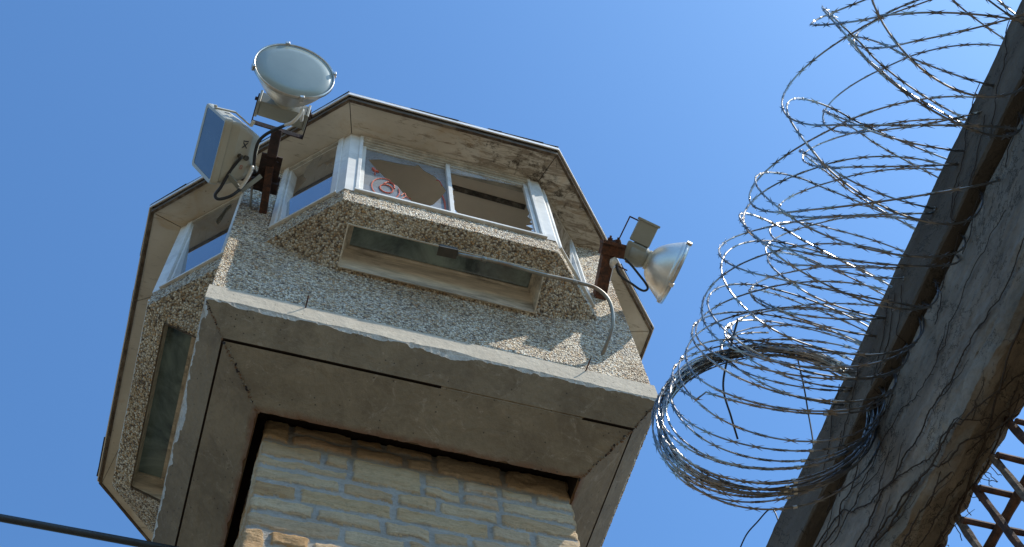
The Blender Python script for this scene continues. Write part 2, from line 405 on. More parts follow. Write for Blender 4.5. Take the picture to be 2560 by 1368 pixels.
def shaft_band(name, z0, z1, dx, dz, parent):
    per = 2*SH; nx = int(round(per/dx)); dx = per/nx; nz = int(round((z1-z0)/dz))
    H = np.zeros((nz+1, 4*nx)); TI = np.zeros_like(H); MO = np.ones_like(H)
    zz = z1-np.arange(nz+1)*(z1-z0)/nz
    rg = np.random.RandomState(3)
    jx = np.array([[fbm(i*dx*11, j*(z1-z0)/nz*11, 3., 4) for i in range(4*nx)] for j in range(nz+1)])*.010
    bedn = np.array([[fbm(i*dx*7, (z1-j*(z1-z0)/nz)*13, 9., 5) for i in range(4*nx)] for j in range(nz+1)])
    for k in range(4):
        xs = np.arange(nx)*dx
        for (xa, za, xb, zb) in stone_layout(11+k, per, min(z0, -2.)-.2, -.15+.02):
            if zb < z0 or za > z1: continue
            tint = rg.rand(); prot = rg.uniform(.006, .016)
            X = xs[None, :]+jx[:, k*nx:(k+1)*nx]; Z = zz[:, None]+jx[:, k*nx:(k+1)*nx][:, ::-1]
            ea = xa+.0125 if xa > .001 else -.05; eb = xb-.0125 if xb < per-.001 else per+.05
            d = np.minimum(np.minimum(X-ea, eb-X), np.minimum(Z-za-.0135, zb-.0135-Z))
            msk = d > 0
            t = np.clip(d/.0075, 0, 1); hh = prot*(1-(1-t)**2.2)*1.
            sub = H[:, k*nx:(k+1)*nx]; sub[msk] = hh[msk]
            TI[:, k*nx:(k+1)*nx][msk] = tint; MO[:, k*nx:(k+1)*nx][msk] = 0
    H += (1-MO)*bedn*.0085+jx*.35+MO*bedn*.002
    v = []; 
    base = []
    for k in range(4):
        f = rot4(k)
        for i in range(nx):
            if i == 0: base.append((f((-SH, -SH, 0)), f((-.7, -.7, 0))))
            else: base.append((f((-SH+i*dx, -SH, 0)), f((0, -1, 0))))
    for j in range(nz+1):
        for i in range(4*nx):
            b, n = base[i]; h = H[j, i]; v.append((SX+b[0]+n[0]*h, (b[1]+n[1]*h)*SHY/SH, zz[j]))
    n4 = 4*nx
    fs = [(j*n4+i, (j+1)*n4+i, (j+1)*n4+(i+1) % n4, j*n4+(i+1) % n4) for j in range(nz) for i in range(n4)]
    o = link(name, v, fs, M['stone'], parent, True, {'tint': TI.ravel(), 'mortar': MO.ravel()})
    return o
shaft_band('stone_shaft', -1.75, -.15, .0056, .0056, tower)
shaft_band('stone_shaft', GND-.05, -1.75, .03, .03, tower)
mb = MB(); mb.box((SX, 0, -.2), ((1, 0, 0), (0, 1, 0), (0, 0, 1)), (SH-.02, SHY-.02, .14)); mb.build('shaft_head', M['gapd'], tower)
# ---- concrete capital
def capital():
    mb = MB()
    NX = 260
    for k in range(4):
        f = rot4(k); rows = []; FL = []
        for i in range(NX+1):
            u = i/NX; x = -1+2*u
            c = max(0, fbm(x*6+k*7, 1.3, 0, 6)*.016+.004)+max(0, fbm(x*17+k*5, 4.1, 0, 5))*.011
            c = min(c, .026) 
            if k == 3: c *= 1.5
            if k == 2 or k == 1: c *= .6
            if k == 0 and x < -.2: c = min(c, .009)
            c += .003
            e = (G-1)/(ZG-0)          # dr/dz on upper slope
            prof = [(B-.03, LT), (1.0-.004, LT), (1.0, LT-.004), (1.0, LT*.5), (1.0, c), (1.0-c*.42+fbm(x*40, 2, k, 2)*.002, c*.35),
                    (1.0+e*(-c*1.05), -c*1.05), (G+.55*(1-G), ZG*.45), (G, ZG), (G-.019, ZG+.009), (G-.022, ZG-.007), (G-.0095, ZG-.0075),
                    (I+.5*(G-I), ZI+.5*(ZG-ZI)-.0015), (I+.004, ZI), (I-.002, ZI+.012), (I-.004, ZI+.18)]
            filled = k == 0 and (.03 < x < .74)
            if filled: prof[9] = (G-.004, ZG+.0005+.003*fn(x*30)); prof[10] = (G-.007, ZG-.0060)
            # jaggedness of the inner rim
            prof[13] = (I+.004+max(0, fbm(x*9+k, 8, 0, 4))*.012, ZI+max(0, fbm(x*9+k, 8, 0, 4))*.008)
            rows.append([f((x*r, -r, z)) for (r, z) in prof]); FL.append(filled)
        m_ = len(rows[0]); v = [p for r in rows for p in r]
        fs = []; mi = []
        for i in range(NX):
            for j in range(m_-1):
                fs.append((i*m_+j, i*m_+j+1, (i+1)*m_+j+1, (i+1)*m_+j))
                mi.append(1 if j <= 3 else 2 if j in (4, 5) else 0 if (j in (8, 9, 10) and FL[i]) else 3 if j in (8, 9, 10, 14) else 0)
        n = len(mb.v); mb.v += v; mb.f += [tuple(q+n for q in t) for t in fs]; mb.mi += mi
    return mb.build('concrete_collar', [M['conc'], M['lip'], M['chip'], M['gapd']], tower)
capital()
mb = MB(); q = .002
mb.add([(-I, -I, ZI+.17), (I, -I, ZI+.17), (I, I, ZI+.17), (-I, I, ZI+.17)], [(0, 1, 2, 3)]); mb.build('shadow_gap', M['gapd'], tower)  # dark sheet closing the recess, its shade painted in
# gritty mitre joints
for k in range(4):
    f = rot4(k); mb = MB(); r = random.Random(40+k)
    segs = [((.99, -.99, -.012), (G, -G, ZG)), ((G, -G, ZG-.003), (I, -I, ZI))]
    for a, b in segs:
        a = Vector(f(a)); b = Vector(f(b)); n = 46
        for i in range(n):
            p = a.lerp(b, (i+r.random())/n); rad = r.uniform(.0025, .0065)*(1.25 if a.z < -.05 else .7)
            q = [p+Vector((r.gauss(0, .003), r.gauss(0, .003), r.gauss(0, .002)-.001))]
            ax = [Vector((r.gauss(0, 1), r.gauss(0, 1), r.gauss(0, 1))).normalized() for _ in range(2)]
            x = ax[0]; y = x.cross(ax[1]).normalized(); z = x.cross(y); c = q[0]
            vv = [c+x*rad*1.5, c-x*rad*1.5, c+y*rad, c-y*rad, c+z*rad, c-z*rad]
            mb.add(vv, [(0, 2, 4), (2, 1, 4), (1, 3, 4), (3, 0, 4), (2, 0, 5), (1, 2, 5), (3, 1, 5), (0, 3, 5)], r.choice([0, 0, 1, 2]))
    mb.build('mitre_joint', [M['rustline'], M['conc'], M['gapd']], tower)
# two nails in the lip
for (x, z, dx, dz, L) in ((-.592, .107, .0, .02, .05), (.668, .112, .012, .03, .055)):
    mb = MB(); mb.tube([(x, -.985, z), (x+dx*.4, -1-L*.6, z+dz*.4), (x+dx, -1-L, z+dz)], .0032, 6); mb.build('nail', M['rust'], tower)
# ---- pebble-dashed body
SP = .0052
def pebble_body():
    mb = MB(); cnt = lambda L: max(1, int(round(L/SP)))
    for k in range(4):
        f = rot4(k)
        def g(a, b, c, d, na=None, nb=None):
            A, Bv, Cv, D = [Vector(f(p)) for p in (a, b, c, d)]
            na = na or cnt(max((A-Bv).length, (D-Cv).length)); nb = nb or cnt(max((A-D).length, (Bv-Cv).length))
            mb.grid(A, Bv, Cv, D, na, nb)
        z0 = LT-.004; hi = k in (0, 3)
        XP = OCD
        nB = cnt(ZQ-z0); nP = cnt(ZLO-ZQ); nS = cnt(ZSI-ZLO); nT = cnt(ZS-ZSI)
        eL = cnt(B-XP); eM = cnt(XP-XQ); eC = cnt(2*XQ)
        # main front wall: rectangle to ZQ
        for (xa, xb, n) in ((-B, -XP, eL), (-XP, -XQ, eM), (-XQ, XQ, eC), (XQ, XP, eM), (XP, B, eL)):
            g((xa, -B, z0), (xb, -B, z0), (xb, -B, ZQ), (xa, -B, ZQ), n, nB)
        # triangles up to the bay's ends
        g((-XP, -B, ZQ), (-XQ, -B, ZQ), (-XQ, -B, ZQ), (-XP, -B, ZLO), eM, nP)
        g((XQ, -B, ZQ), (XP, -B, ZQ), (XP, -B, ZLO), (XQ, -B, ZQ), eM, nP)
        # corner pillars
        for (xa, xb) in ((-B, -XP), (XP, B)):
            g((xa, -B, ZQ), (xb, -B, ZQ), (xb, -B, ZLO), (xa, -B, ZLO), eL, nP)
            g((xa, -B, ZLO), (xb, -B, ZLO), (xb, -B, ZSI), (xa, -B, ZSI), eL, nS)
            g((xa, -B, ZSI), (xb, -B, ZSI), (xb, -B, ZS), (xa, -B, ZS), eL, nT)
        # band under the sill (bevelled lower arris)
        P0 = [(-XP, -B), (-OC, -OF), (OC, -OF), (XP, -B)]
        nn = [cnt((Vector(P0[i])-Vector(P0[i+1])).length) for i in range(3)]
        for i in range(3):
            a, b = P0[i], P0[i+1]
            g((a[0], a[1], ZLO), (b[0], b[1], ZLO), (b[0], b[1], ZSI), (a[0], a[1], ZSI), nn[i], nS)
        # sill top under the frames
            ia = (a[0]*.9, a[1]*.9); ib = (b[0]*.9, b[1]*.9)
            g((a[0], a[1], ZSI), (b[0], b[1], ZSI), (ib[0], ib[1], ZSI), (ia[0], ia[1], ZSI), nn[i], 4)
        # sloping underside; diagonal triangles
        g((-XP, -B, ZLO), (-XQ, -B, ZQ), (-OC, -OF, ZLO), (-OC, -OF, ZLO), eM, cnt(.3))
        g((XQ, -B, ZQ), (XP, -B, ZLO), (OC, -OF, ZLO), (OC, -OF, ZLO), eM, cnt(.3))
        # centre underside with slot hole
        def U(x, y): return (x, y, ZQ+(-B-y)/(OF-B)*(ZLO-ZQ))
        yo, yi, xs = -1.192, -1.008, .478
        g((-XQ, -B, ZQ), (XQ, -B, ZQ), U(xs, yi), U(-xs, yi), eC, 4)
        g(U(-xs, yo), U(xs, yo), (OC, -OF, ZLO), (-OC, -OF, ZLO), nn[1], cnt(.1))
        g((-XQ, -B, ZQ), U(-xs, yi), U(-xs, yo), (-OC, -OF, ZLO), 4, cnt(.3))
        g(U(xs, yi), (XQ, -B, ZQ), (OC, -OF, ZLO), U(xs, yo), 4, cnt(.3))
    return mb.build('pebble_dash_walls', M['pebble'], tower, True, True)
pebble_body()
# floor inside and slots
for k in range(4):
    f = rot4(k)
    def U(x, y, dz=0): return (x, y, ZQ+(-B-y)/(OF-B)*(ZLO-ZQ)+dz)
    yo, yi, xs = -1.192, -1.008, .478
    top = .745; yt = -1.052; xt = .452
    lo = [U(-xs, yi), U(xs, yi), U(xs, yo), U(-xs, yo)]; hi = [(-xt, yt, top), (xt, yt, top), (xt, yo+.012, top+.02), (-xt, yo+.012, top+.02)]
    slot = MB(); v = [f(p) for p in lo+hi]
    slot.add(v, [(0, 1, 5, 4), (1, 2, 6, 5), (2, 3, 7, 6), (3, 0, 4, 7)]); 
    so_ = slot.build('slot_window', M['reveal'], tower)
    e = MB()
    for a, b in ((4, 5), (5, 6), (7, 4)):
        A = Vector(v[a]); Bb = Vector(v[b]); e.bar(A+Vector((0, 0, -.008)), Bb+Vector((0, 0, -.008)), .016, .012)
    e.build('frame', M['reveal'], so_)
    e = MB()
    for a, b in ((0, 1), (1, 2), (2, 3), (3, 0)):
        A = Vector(v[a]); Bb = Vector(v[b]); e.bar(A, Bb, .006, .012)
    e.build('trim', M['wood'] if k == 3 else M['reveal'], so_)
    gl = MB(); c = Vector(f((0, (yt+yo)/2, top+.005)))
    gl.prism([Vector(p)+Vector((0, 0, .002)) for p in v[4:8]], (0, 0, .006)); gl.build('pane', M['slotg'], so_)
mb = MB()
pf = []
oct_ = [(-OC, -OF), (OC, -OF), (OF, -OC), (OF, OC), (OC, OF), (-OC, OF), (-OF, OC), (-OF, -OC)]
for (z, s) in ((.80, .9), (.83, .9)): pass
mb.prism([(x*.93, y*.93, .79) for x, y in oct_], (0, 0, .03)); mb.build('cabin_floor', M['inner'], tower)
mb = MB(); mb.prism([(x*1.0, y*1.0, ZS+.004) for x, y in oct_], (0, 0, .03)); mb.build('cabin_ceiling', M['ceiling'], tower)
# dark beam strips at the interior ceiling edge seen through right pane
mb = MB(); mb.box((.28, -1.135, ZS-.004), ((1, .02, 0), (0, 1, 0), (0, 0, 1)), (.22, .014, .006)); mb.build('ceiling_batten', M['mold'], tower)
# ---- roof
RF = 1.459; RC = .577; RFX = 1.448; DY = .888; YG = 1.232
roofp = [(-RC, -RF), (RC, -RF), (RFX, -RF+DY), (RFX, YG), (RC, YG+DY), (-RC, YG+DY), (-RFX, YG), (-RFX, -RF+DY)]
octw = [(x, y) for x, y in oct_]
roof = MB(); n8 = 8
def panel(name, a, b, c, d, z, parent):
    mb = MB(); P = [Vector((p[0], p[1], z)) for p in (a, b, c, d)]; c0 = sum(P, Vector())/4
    P = [p+(c0-p).normalized()*.0022 for p in P]; mb.prism(P, (0, 0, .012)); return mb.build(name, M['soffit'], parent)
rb = MB(); rb.prism([(x*.995, y*.995, ZS+.04) for x, y in roofp], (0, 0, .03)); roofo = rb.build('roof', M['shingle'], tower)
for i in range(8):
    a, b = roofp[i], roofp[(i+1) % 8]; c, d = octw[(i+1) % 8], octw[i]
    if i == 7 or i == 6:   # extra board joints on the west side
        pass
    if i == 6:
        t = .48; m1 = (a[0]+(b[0]-a[0])*t*1.45, a[1]+(b[1]-a[1])*t*1.45); m2 = (d[0]+(c[0]-d[0])*.62, d[1]+(c[1]-d[1])*.62)
        panel('soffit_board', a, m1, m2, d, ZS, roofo); panel('soffit_board', m1, b, c, m2, ZS, roofo)
    else: panel('soffit_board', a, b, c, d, ZS, roofo)
cx, cy = 0, sum(p[1] for p in roofp)/8
fas = MB(); dr = MB(); shg = MB()
for i in range(8):
    a = Vector((*roofp[i], 0)); b = Vector((*roofp[(i+1) % 8], 0)); d = (b-a).normalized(); nrm = Vector((d.y, -d.x, 0))
    e = .0
    n = 60; L = (b-a).length; vs = []
    # fascia: slightly wavy weathered board, outer face & underside
    tn = math.tan(math.radians(22.5))
    for j in range(n+1):
        t = j/n; p = a.lerp(b, t); w = fbm(p.x*6, p.y*6, 0, 4)*.004
        q0 = p+nrm*0; ext = (t-.5)*2
        o1 = p+nrm*.016+d*ext*.016*tn; 
        zl = ZS-.006+w
        vs += [Vector((q0.x, q0.y, zl)), Vector((o1.x, o1.y, zl+.001)), Vector((o1.x, o1.y, ZS+.052)), Vector((q0.x, q0.y, ZS+.052))]
    f = []
    for j in range(n):
        for c in range(4): f.append((j*4+c, j*4+(c+1) % 4, (j+1)*4+(c+1) % 4, (j+1)*4+c))
    fas.add(vs, f)
    hb = [a+nrm*.030-d*.030*tn, b+nrm*.030+d*.030*tn]
    A, Bp = hb
    dr.bar(A+Vector((0, 0, ZS+.046)), Bp+Vector((0, 0, ZS+.046)), .006, .03)
    dr.bar(A+Vector((0, 0, ZS+.062))-nrm*.012, Bp+Vector((0, 0, ZS+.062))-nrm*.012, .03, .004)
    # shingle tabs
    x = 0; r = random.Random(100+i); up = Vector((0, 0, 1)); inn = (Vector((cx, cy, .45))-(a+b)/2); 
    while x < L:
        w = min(r.choice([.16, .24, .24, .1])*r.uniform(.7, 1.1), L-x); o = r.uniform(.001, .006) if r.random() > .12 else r.uniform(.006, .011)
        if i in (5, 6) and r.random() < .25: o += .012
        p0 = A+d*(x/L*((Bp-A).length)); p1 = p0+d*(w*1.03); zt = ZS+.068+r.uniform(0, .004); dz = r.uniform(-.008, .002)
        for lay in range(2):
            oo = o-lay*.006
            shg.prism([p0+nrm*oo+Vector((0, 0, zt+dz+lay*.006)), p1+nrm*(oo+r.uniform(-.004, .004))+Vector((0, 0, zt+dz+lay*.006)), p1-nrm*.2+Vector((0, 0, zt+.012+lay*.01)), p0-nrm*.2+Vector((0, 0, zt+.012+lay*.01))], (0, 0, .005))
        x += w
fas.build('fascia', M['wood'], roofo); dr.build('drip_edge', M['drip'], roofo)
ap = MB(); v = [(x, y, ZS+.075) for x, y in roofp]+[(0, cy, ZS+.22)]
ap.add(v, [(i, (i+1) % 8, 8) for i in range(8)]); ap.build('roof_deck', M['shingle'], roofo)
shg.build('shingle_course', M['shingle'], roofo)
# torn shingle pieces hanging at the back-left edge
for (x, y, l, a) in ((-.86, 1.83, .1, .4), (-.80, 1.86, .12, .2), (-1.02, 1.66, .05, .6)):
    mb = MB(); c = Vector((x, y, ZS+.05)); mb.prism([c, c+Vector((-.02, .05, -.02)), c+Vector((-l*.9, .02, -.015)), c+Vector((-l*.4, -.02, 0))], (0, 0, .005)); mb.build('torn_shingle', M['shingle'], roofo)
# ---- windows
FZ0 = ZSI+.002; FZ1 = ZS-.004
def wall_frame(a, b):
    a = Vector((*a, 0)); b = Vector((*b, 0)); d = (b-a).normalized(); n = Vector((d.y, -d.x, 0)); return a, b, d, n
def P3(p, z): return Vector((p.x, p.y, z))
def add_pane(name, m, parent, a, d, n, off, x0, x1, z0, z1, hole=None, outline=None, th=.0025, tilt=0.):
    mb = MB()
    def q(x, z): return P3(a+d*x-n*(off+tilt*(1-(z-z0)/(z1-z0))), z)
    if outline: mb.prism([q(x0+(x1-x0)*u, z1-(z1-z0)*w) for u, w in outline], -n*th)
    elif hole:
        import bmesh
        from mathutils.geometry import tessellate_polygon
        outer = [q(x0, z0), q(x1, z0), q(x1, z1), q(x0, z1)]; inner = [q(x0+(x1-x0)*u, z1-(z1-z0)*w) for u, w in hole]
        vs = outer+inner; tr = tessellate_polygon([[Vector(p) for p in outer], [Vector(p) for p in inner]])
        no = len(vs); vv = vs+[p-n*th for p in vs]; ni = len(inner)
        f = [tuple(t) for t in tr]+[tuple(i+no for i in reversed(t)) for t in tr]
        f += [(4+i, 4+(i+1) % ni, no+4+(i+1) % ni, no+4+i) for i in range(ni)]
        mb.add(vv, f)
    else: mb.prism([q(x0, z0), q(x1, z0), q(x1, z1), q(x0, z1)], -n*th)
    return mb.build(name, m, parent)
def front_window(k):
    f = rot4(k); A = f((-OC, -OF, 0)); Bq = f((OC, -OF, 0)); a, b, d, n = wall_frame(A[:2], Bq[:2]); L = (b-a).length
    mb = MB(); up = Vector((0, 0, 1))
    def V(x0, x1, z0, z1, o0, o1, m=0, bev=.0015):   # box in wall coords, o = outward offset range
        c = a+d*((x0+x1)/2)+n*((o0+o1)/2); mb.box(P3(c, (z0+z1)/2), (d, n, up), ((x1-x0)/2, abs(o1-o0)/2, (z1-z0)/2), bev, m)
    x0, x1 = .048, L-.048
    # outer frame
    V(x0, x0+.018, FZ0+.004, FZ1, -.062, .010); V(x1-.018, x1, FZ0+.004, FZ1, -.062, .010)
    V(x0-.004, x1+.004, FZ0-.002, FZ0+.016, -.06, .016); V(x0, x1, FZ0+.017, FZ0+.026, -.055, .004)
    V(x0+.018, x1-.018, FZ1-.016, FZ1-.001, -.062, .012, 1); V(x0+.018, x1-.018, FZ1-.032, FZ1-.017, -.05, .003, 1)
    V(x0+.018, x1-.018, FZ1-.047, FZ1-.033, -.062, -.008, 1); V(x0+.018, x1-.018, FZ1-.060, FZ1-.048, -.04, -.018, 1)
    wo = mb.build('window', [M['white'], M['whited']], tower)
    xm = L/2+.0
    if k == 0: xm = OC+.010
    zb, zt = FZ0+.027, FZ1-.06
    for sidx, (s0, s1, off) in enumerate(((x0+.020, xm+.012, -.030), (xm-.012, x1-.020, -.012))):
        mb = MB()
        w = .022
        V(s0, s0+w, zb, zt, off-.014, off+.006); V(s1-w, s1, zb, zt, off-.014, off+.006)
        V(s0+w, s1-w, zb, zb+.016, off-.014, off+.004); V(s0+w, s1-w, zt-.022, zt, off-.014, off+.004, 1)
        mb.build('sash', [M['white'], M['whited']], wo); so_ = wo
        px0, px1, pz0, pz1 = s0+w-.002, s1-w+.002, zb+.014, zt-.02
        if k == 0 and sidx == 0:
            hole = [(.04, .22), (.17, .42), (.30, .57), (.40, .62), (.47, .74), (.55, .84), (.63, .935), (.70, .93), (.82, .80), (.93, .60), (.985, .46), (.93, .33), (.85, .21), (.72, .14), (.66, .05), (.60, .10), (.42, .13), (.17, .15)]
            add_pane('broken_pane', M['film'], so_, a, d, n, -off+.003, px0, px1, pz0, pz1, hole=hole)
            def stroke(pts, wd_):
                P = smooth_path([(u, 0, w_) for u, w_ in pts], 10); Q = []
                for p in P: Q.append(P3(a+d*(px0+(px1-px0)*p.x)+n*(off+.0005), pz1-(pz1-pz0)*p.z))
                gr = MB(); gr.tube(Q, [wd_*.68*(1+.35*math.sin(i*1.7)*rnd.random()) for i in range(len(Q))], 5); gr.build('graffiti_stroke', M['spray'], so_)
            ring = lambda cx_, cy_, rx, ry, a0, a1, n_=14: [(cx_+rx*math.cos(a0+(a1-a0)*i/n_), cy_+ry*math.sin(a0+(a1-a0)*i/n_)) for i in range(n_+1)]
            stroke(ring(.26, .74, .16, .19, -1.2, -6.6), .0042); stroke(ring(.27, .74, .075, .075, 0, 7.2), .005); stroke([(.24, .65), (.29, .60), (.35, .62), (.36, .70)], .0065)
            stroke([(.10, .40), (.13, .44), (.17, .44)], .011); stroke([(.13, .44), (.13, .52)], .004)
            stroke([(.44, .80), (.48, .74), (.50, .80), (.55, .82)], .004); stroke([(.45, .86), (.49, .80)], .004)
            stroke([(.33, .99), (.40, .955), (.48, .965), (.55, .985)], .0075); stroke([(.60, .985), (.68, .965), (.78, .965)], .006)
            stroke([(.80, .97), (.90, .95), (.945, .90), (.95, .72), (.93, .60)], .0065); stroke([(.87, .30), (.91, .31), (.935, .40)], .004)
        elif k == 0:
            # almost empty sash with shards left in the gaskets
            r = random.Random(5)
            def sh(u0, w0, u1, w1, tip): 
                add_pane('glass_shard', M['shard'], so_, a, d, n, -off+.003, px0, px1, pz0, pz1, outline=[(u0, w0), tip, (u1, w1)])
            for (u0, w0, u1, w1, tip) in ((0, .42, 0, .53, (.035, .46)), (0, .56, 0, .64, (.028, .62)), (0, .66, 0, .82, (.022, .7)), (0, .84, 0, .95, (.045, .93)),
                                          (1, .35, 1, .55, (.975, .44)), (1, .55, 1, .68, (.95, .64)), (1, .70, 1, .76, (.965, .74)), (1, .78, 1, .86, (.90, .83)), (1, .86, 1, .93, (.95, .9)),
                                          (.1, 1, .25, 1, (.18, .985)), (.3, 1, .5, 1, (.42, .987)), (0, 0, 1, 0, (.02, .12))):
                sh(u0, w0, u1, w1, tip)
        else: add_pane('pane', M['glass'], so_, a, d, n, -off+.003, px0, px1, pz0, pz1)
def diag_window(p0, p1, seed, corner0):
    """window in a diagonal wall between an octagon corner and a pillar. corner0: corner is at p0"""
    a, b, d, n = wall_frame(p0, p1); L = (b-a).length; mb = MB(); up = Vector((0, 0, 1))
    def V(x0, x1, z0, z1, o0, o1, m=0, bev=.0015):
        c = a+d*((x0+x1)/2)+n*((o0+o1)/2); mb.box(P3(c, (z0+z1)/2), (d, n, up), ((x1-x0)/2, abs(o1-o0)/2, (z1-z0)/2), bev, m)
    x0, x1 = (.045, L-.004) if corner0 else (.004, L-.045)
    for (p, q) in ((0, .030), (.032, .046)):
        o = .010-p*.45
        V(x0+p, x0+q, FZ0+.004, FZ1-p, -.055, o); V(x1-q, x1-p, FZ0+.004, FZ1-p, -.055, o)
        V(x0+q, x1-q, FZ1-q*.8, FZ1-p*.8-.001, -.055, o-.002, 1)
    V(x0-.002, x1+.002, FZ0-.002, FZ0+.014, -.058, .014)
    wo = mb.build('window', [M['white'], M['whited']], tower)
    px0, px1, pz0, pz1 = x0+.044, x1-.044, FZ0+.012, FZ1-.04
    r = random.Random(seed)
    if seed == 1:    # broken pane: top part gone along an irregular line
        ol = [(0, 1), (1, 1), (1, .40), (.93, .36), (.90, .27), (.82, .30), (.74, .22), (.62, .24), (.60, .15), (.70, .06), (.50, .035), (.36, .12), (.30, .25), (.38, .33), (.28, .40), (0, .56)]
        add_pane('broken_pane', M['glass'], wo, a, d, n, -.004, px0, px1, pz0, pz1, outline=ol, tilt=.054)
    elif seed == 2:
        hole = [(.55, .18), (.62, .28), (.70, .24), (.78, .12), (.88, .10), (.84, .03), (.72, .05), (.66, .12)]
        add_pane('broken_pane', M['glass'], wo, a, d, n, -.004, px0, px1, pz0, pz1, hole=hole, tilt=.054)
    else: add_pane('pane', M['glass'], wo, a, d, n, -.004, px0, px1, pz0, pz1, tilt=.054)
for k in range(4):
    front_window(k); f = rot4(k)
    c0 = f((-OC, -OF, 0)); p0 = f((-OCD, -B, 0)); c1 = f((OC, -OF, 0)); p1 = f((OCD, -B, 0))
    diag_window(p0[:2], c0[:2], 1 if k == 0 else (2 if k == 3 and False else 10+k), False)
    diag_window(c1[:2], p1[:2], 20+k if k != 3 else 2, True)
    # corner covers
    for (c, dd) in ((c0, f((-1, 0, 0))), (c1, f((1, 0, 0)))):
        mb = MB(); c = Vector((c[0], c[1], 0)); rad = c.normalized(); tn_ = Vector((-rad.y, rad.x, 0))
        s1 = 1
        fx = Vector(f((1, 0, 0)))*(-1 if dd == f((-1, 0, 0)) else 1)
        inn = -fx*.05; dg = Vector(f((0, -1, 0)))
        diag = (Vector((p0[0], p0[1], 0))-Vector((c0[0], c0[1], 0))).normalized() if fx.dot(Vector(f((-1, 0, 0)))) > 0 else (Vector((p1[0], p1[1], 0))-Vector((c1[0], c1[1], 0))).normalized()
        nn_ = (dg+ (Vector((diag.y, -diag.x, 0)) if Vector((diag.y, -diag.x, 0)).dot(dg) > 0 else -Vector((diag.y, -diag.x, 0)))).normalized()
        A0 = c+inn; A1 = c+diag*.045
        ol = [A0+dg*.002, c+nn_*.004, A1+nn_*.001, A1-nn_*.035, A0-nn_*.035]
        mb.prism([P3(p, FZ0-.001) for p in ol], (0, 0, FZ1-FZ0+.002))
        mb.build('corner_cover', M['white'], tower)
# conduit with junction box
mb = MB(); yb = -1.203
path = smooth_path([(.04, yb, .598), (.25, yb, .618), (.46, yb, .604), (.64, yb-.005, .600), (.735, yb, .585), (.795, -1.175, .53), (.812, -1.12, .43), (.80, -1.05, .37), (.79, -.985, .345)], 10)
cd = thing('electrical_conduit', (.4, yb, .6), 'thin grey conduit curving from a dark junction box down into the pebbled wall', 'conduit')
mb.tube(path, .0092, 10); mb.build('pipe', M['conduit'], cd, True)
for x, z in ((.17, .612), (.62, .600)): mb = MB(); mb.tube([(x-.012, yb, z), (x+.012, yb, z)], .0128, 10); mb.build('coupling', M['conduit'], cd, True)
mb = MB(); mb.box((-.008, yb-.002, .600), ((1, 0, .08), (0, 1, 0), (0, 0, 1)), (.044, .022, .017), .004); mb.box((-.008, yb-.002, .584), ((1, 0, .08), (0, 1, 0), (0, 0, 1)), (.047, .024, .003), .001)
mb.build('junction_box', M['boxm'], cd)

# ================================================================== FLOODLIGHTS
def round_lamp(c, n, s, R, label, name='floodlight', depth=.24, lens_mat='lens', gear=True):
    c = Vector(c); n = Vector(n).normalized(); s = Vector(s); s = (s-n*s.dot(n)).normalized(); t = n.cross(s)
    th = thing(name, tuple(c-n*(depth+.1)), label, 'floodlight', 'round aluminium floodlights')
    mb = MB(); prof = []
    rn = R*.27
    for i in range(22):
        u = i/21; prof.append((-depth+u*(depth*.82), rn+(R*.955-rn)*(u**.58)))
    prof += [(-depth*.17, R*.97), (-.01, R*1.0), (0, R*1.0), (0, R*.95), (-.02, R*.93)]
    mb.lathe(c, n, prof, 56); mb.build('reflector', M['alu'], th, True)
    mb = MB(); mb.lathe(c, n, [(-.004, R*.985), (.006, R*1.0), (.010, R*1.03), (-.008, R*1.045), (-.012, R*1.01)], 56); mb.build('rim_ring', M['clipm'], th, True)
    mb = MB(); mb.lathe(c, n, [(-.002, R*.995), (.006, R*.97), (.012, R*.7), (.016, R*.35), (.017, .0001)], 56); mb.build('lens', M[lens_mat], th, True)
    for k in range(4):
        a = math.radians(20+90*k); q = c+(s*math.cos(a)+t*math.sin(a))*R*1.05; rd = (s*math.cos(a)+t*math.sin(a))
        mb = MB(); mb.box(q, (rd, n, rd.cross(n)), (.008, .015, .010), .002); mb.tube([q-rd.cross(n)*.014+rd*.004, q+rd.cross(n)*.014+rd*.004], .004, 6); mb.build('clamp', M['clipm'], th)
    mb = MB(); mb.lathe(c, n, [(-depth-.055, rn*.95), (-depth-.05, rn*1.12), (-depth-.022, rn*1.12), (-depth-.02, rn*.98), (-depth-.012, rn*.98), (-depth-.01, rn*1.15), (-depth+.012, rn*1.12)], 32); mb.build('neck_collar', M['cream'], th, True)
    gc = c-n*(depth+.105)
    return th, c, n, s, t, gc
# --- upper-left round floodlight
th, c, n, s, t, gc = round_lamp((-.879, -1.707, 1.101), (0.0538, -0.9309, -0.3614), (0.9984, 0.0556, 0.0056), .186, 'round floodlight with frosted lens facing down at the front left corner of the roof', depth=.165)
mb = MB(); gq = c-n*.235
mb.tube([c-n*.19, c-n*.215, c-n*.285, c-n*.30], [.05, .056, .05, .03], 16)
mb.build('lamp_socket', M['enamel'], th, True)
mb = MB(); mb.box(c-n*.235-t*.018, (s, n, t), (.115, .045, .040), .006); mb.box(c-n*.235-s*.118-t*.018, (s, n, t), (.006, .05, .045), .002); mb.box(c-n*.235+s*.118-t*.018, (s, n, t), (.006, .05, .045), .002); mb.build('gear_box', M['enamel'], th)
mb = MB()
for sg in (-1, 1): mb.bar(c-n*.20+s*sg*.128, c-n*.372+s*sg*.128, .006, .03, up=tuple(t), bev=.001)
mb.bar(c-n*.372-s*.131, c-n*.372+s*.131, .006, .03, up=tuple(t), bev=.001)
for sg in (-1, 1): mb.tube([c-n*.225+s*sg*.124, c-n*.225+s*sg*.142], .009, 6)
mb.build('yoke', M['rustd'], th)
yb1 = c-n*.375
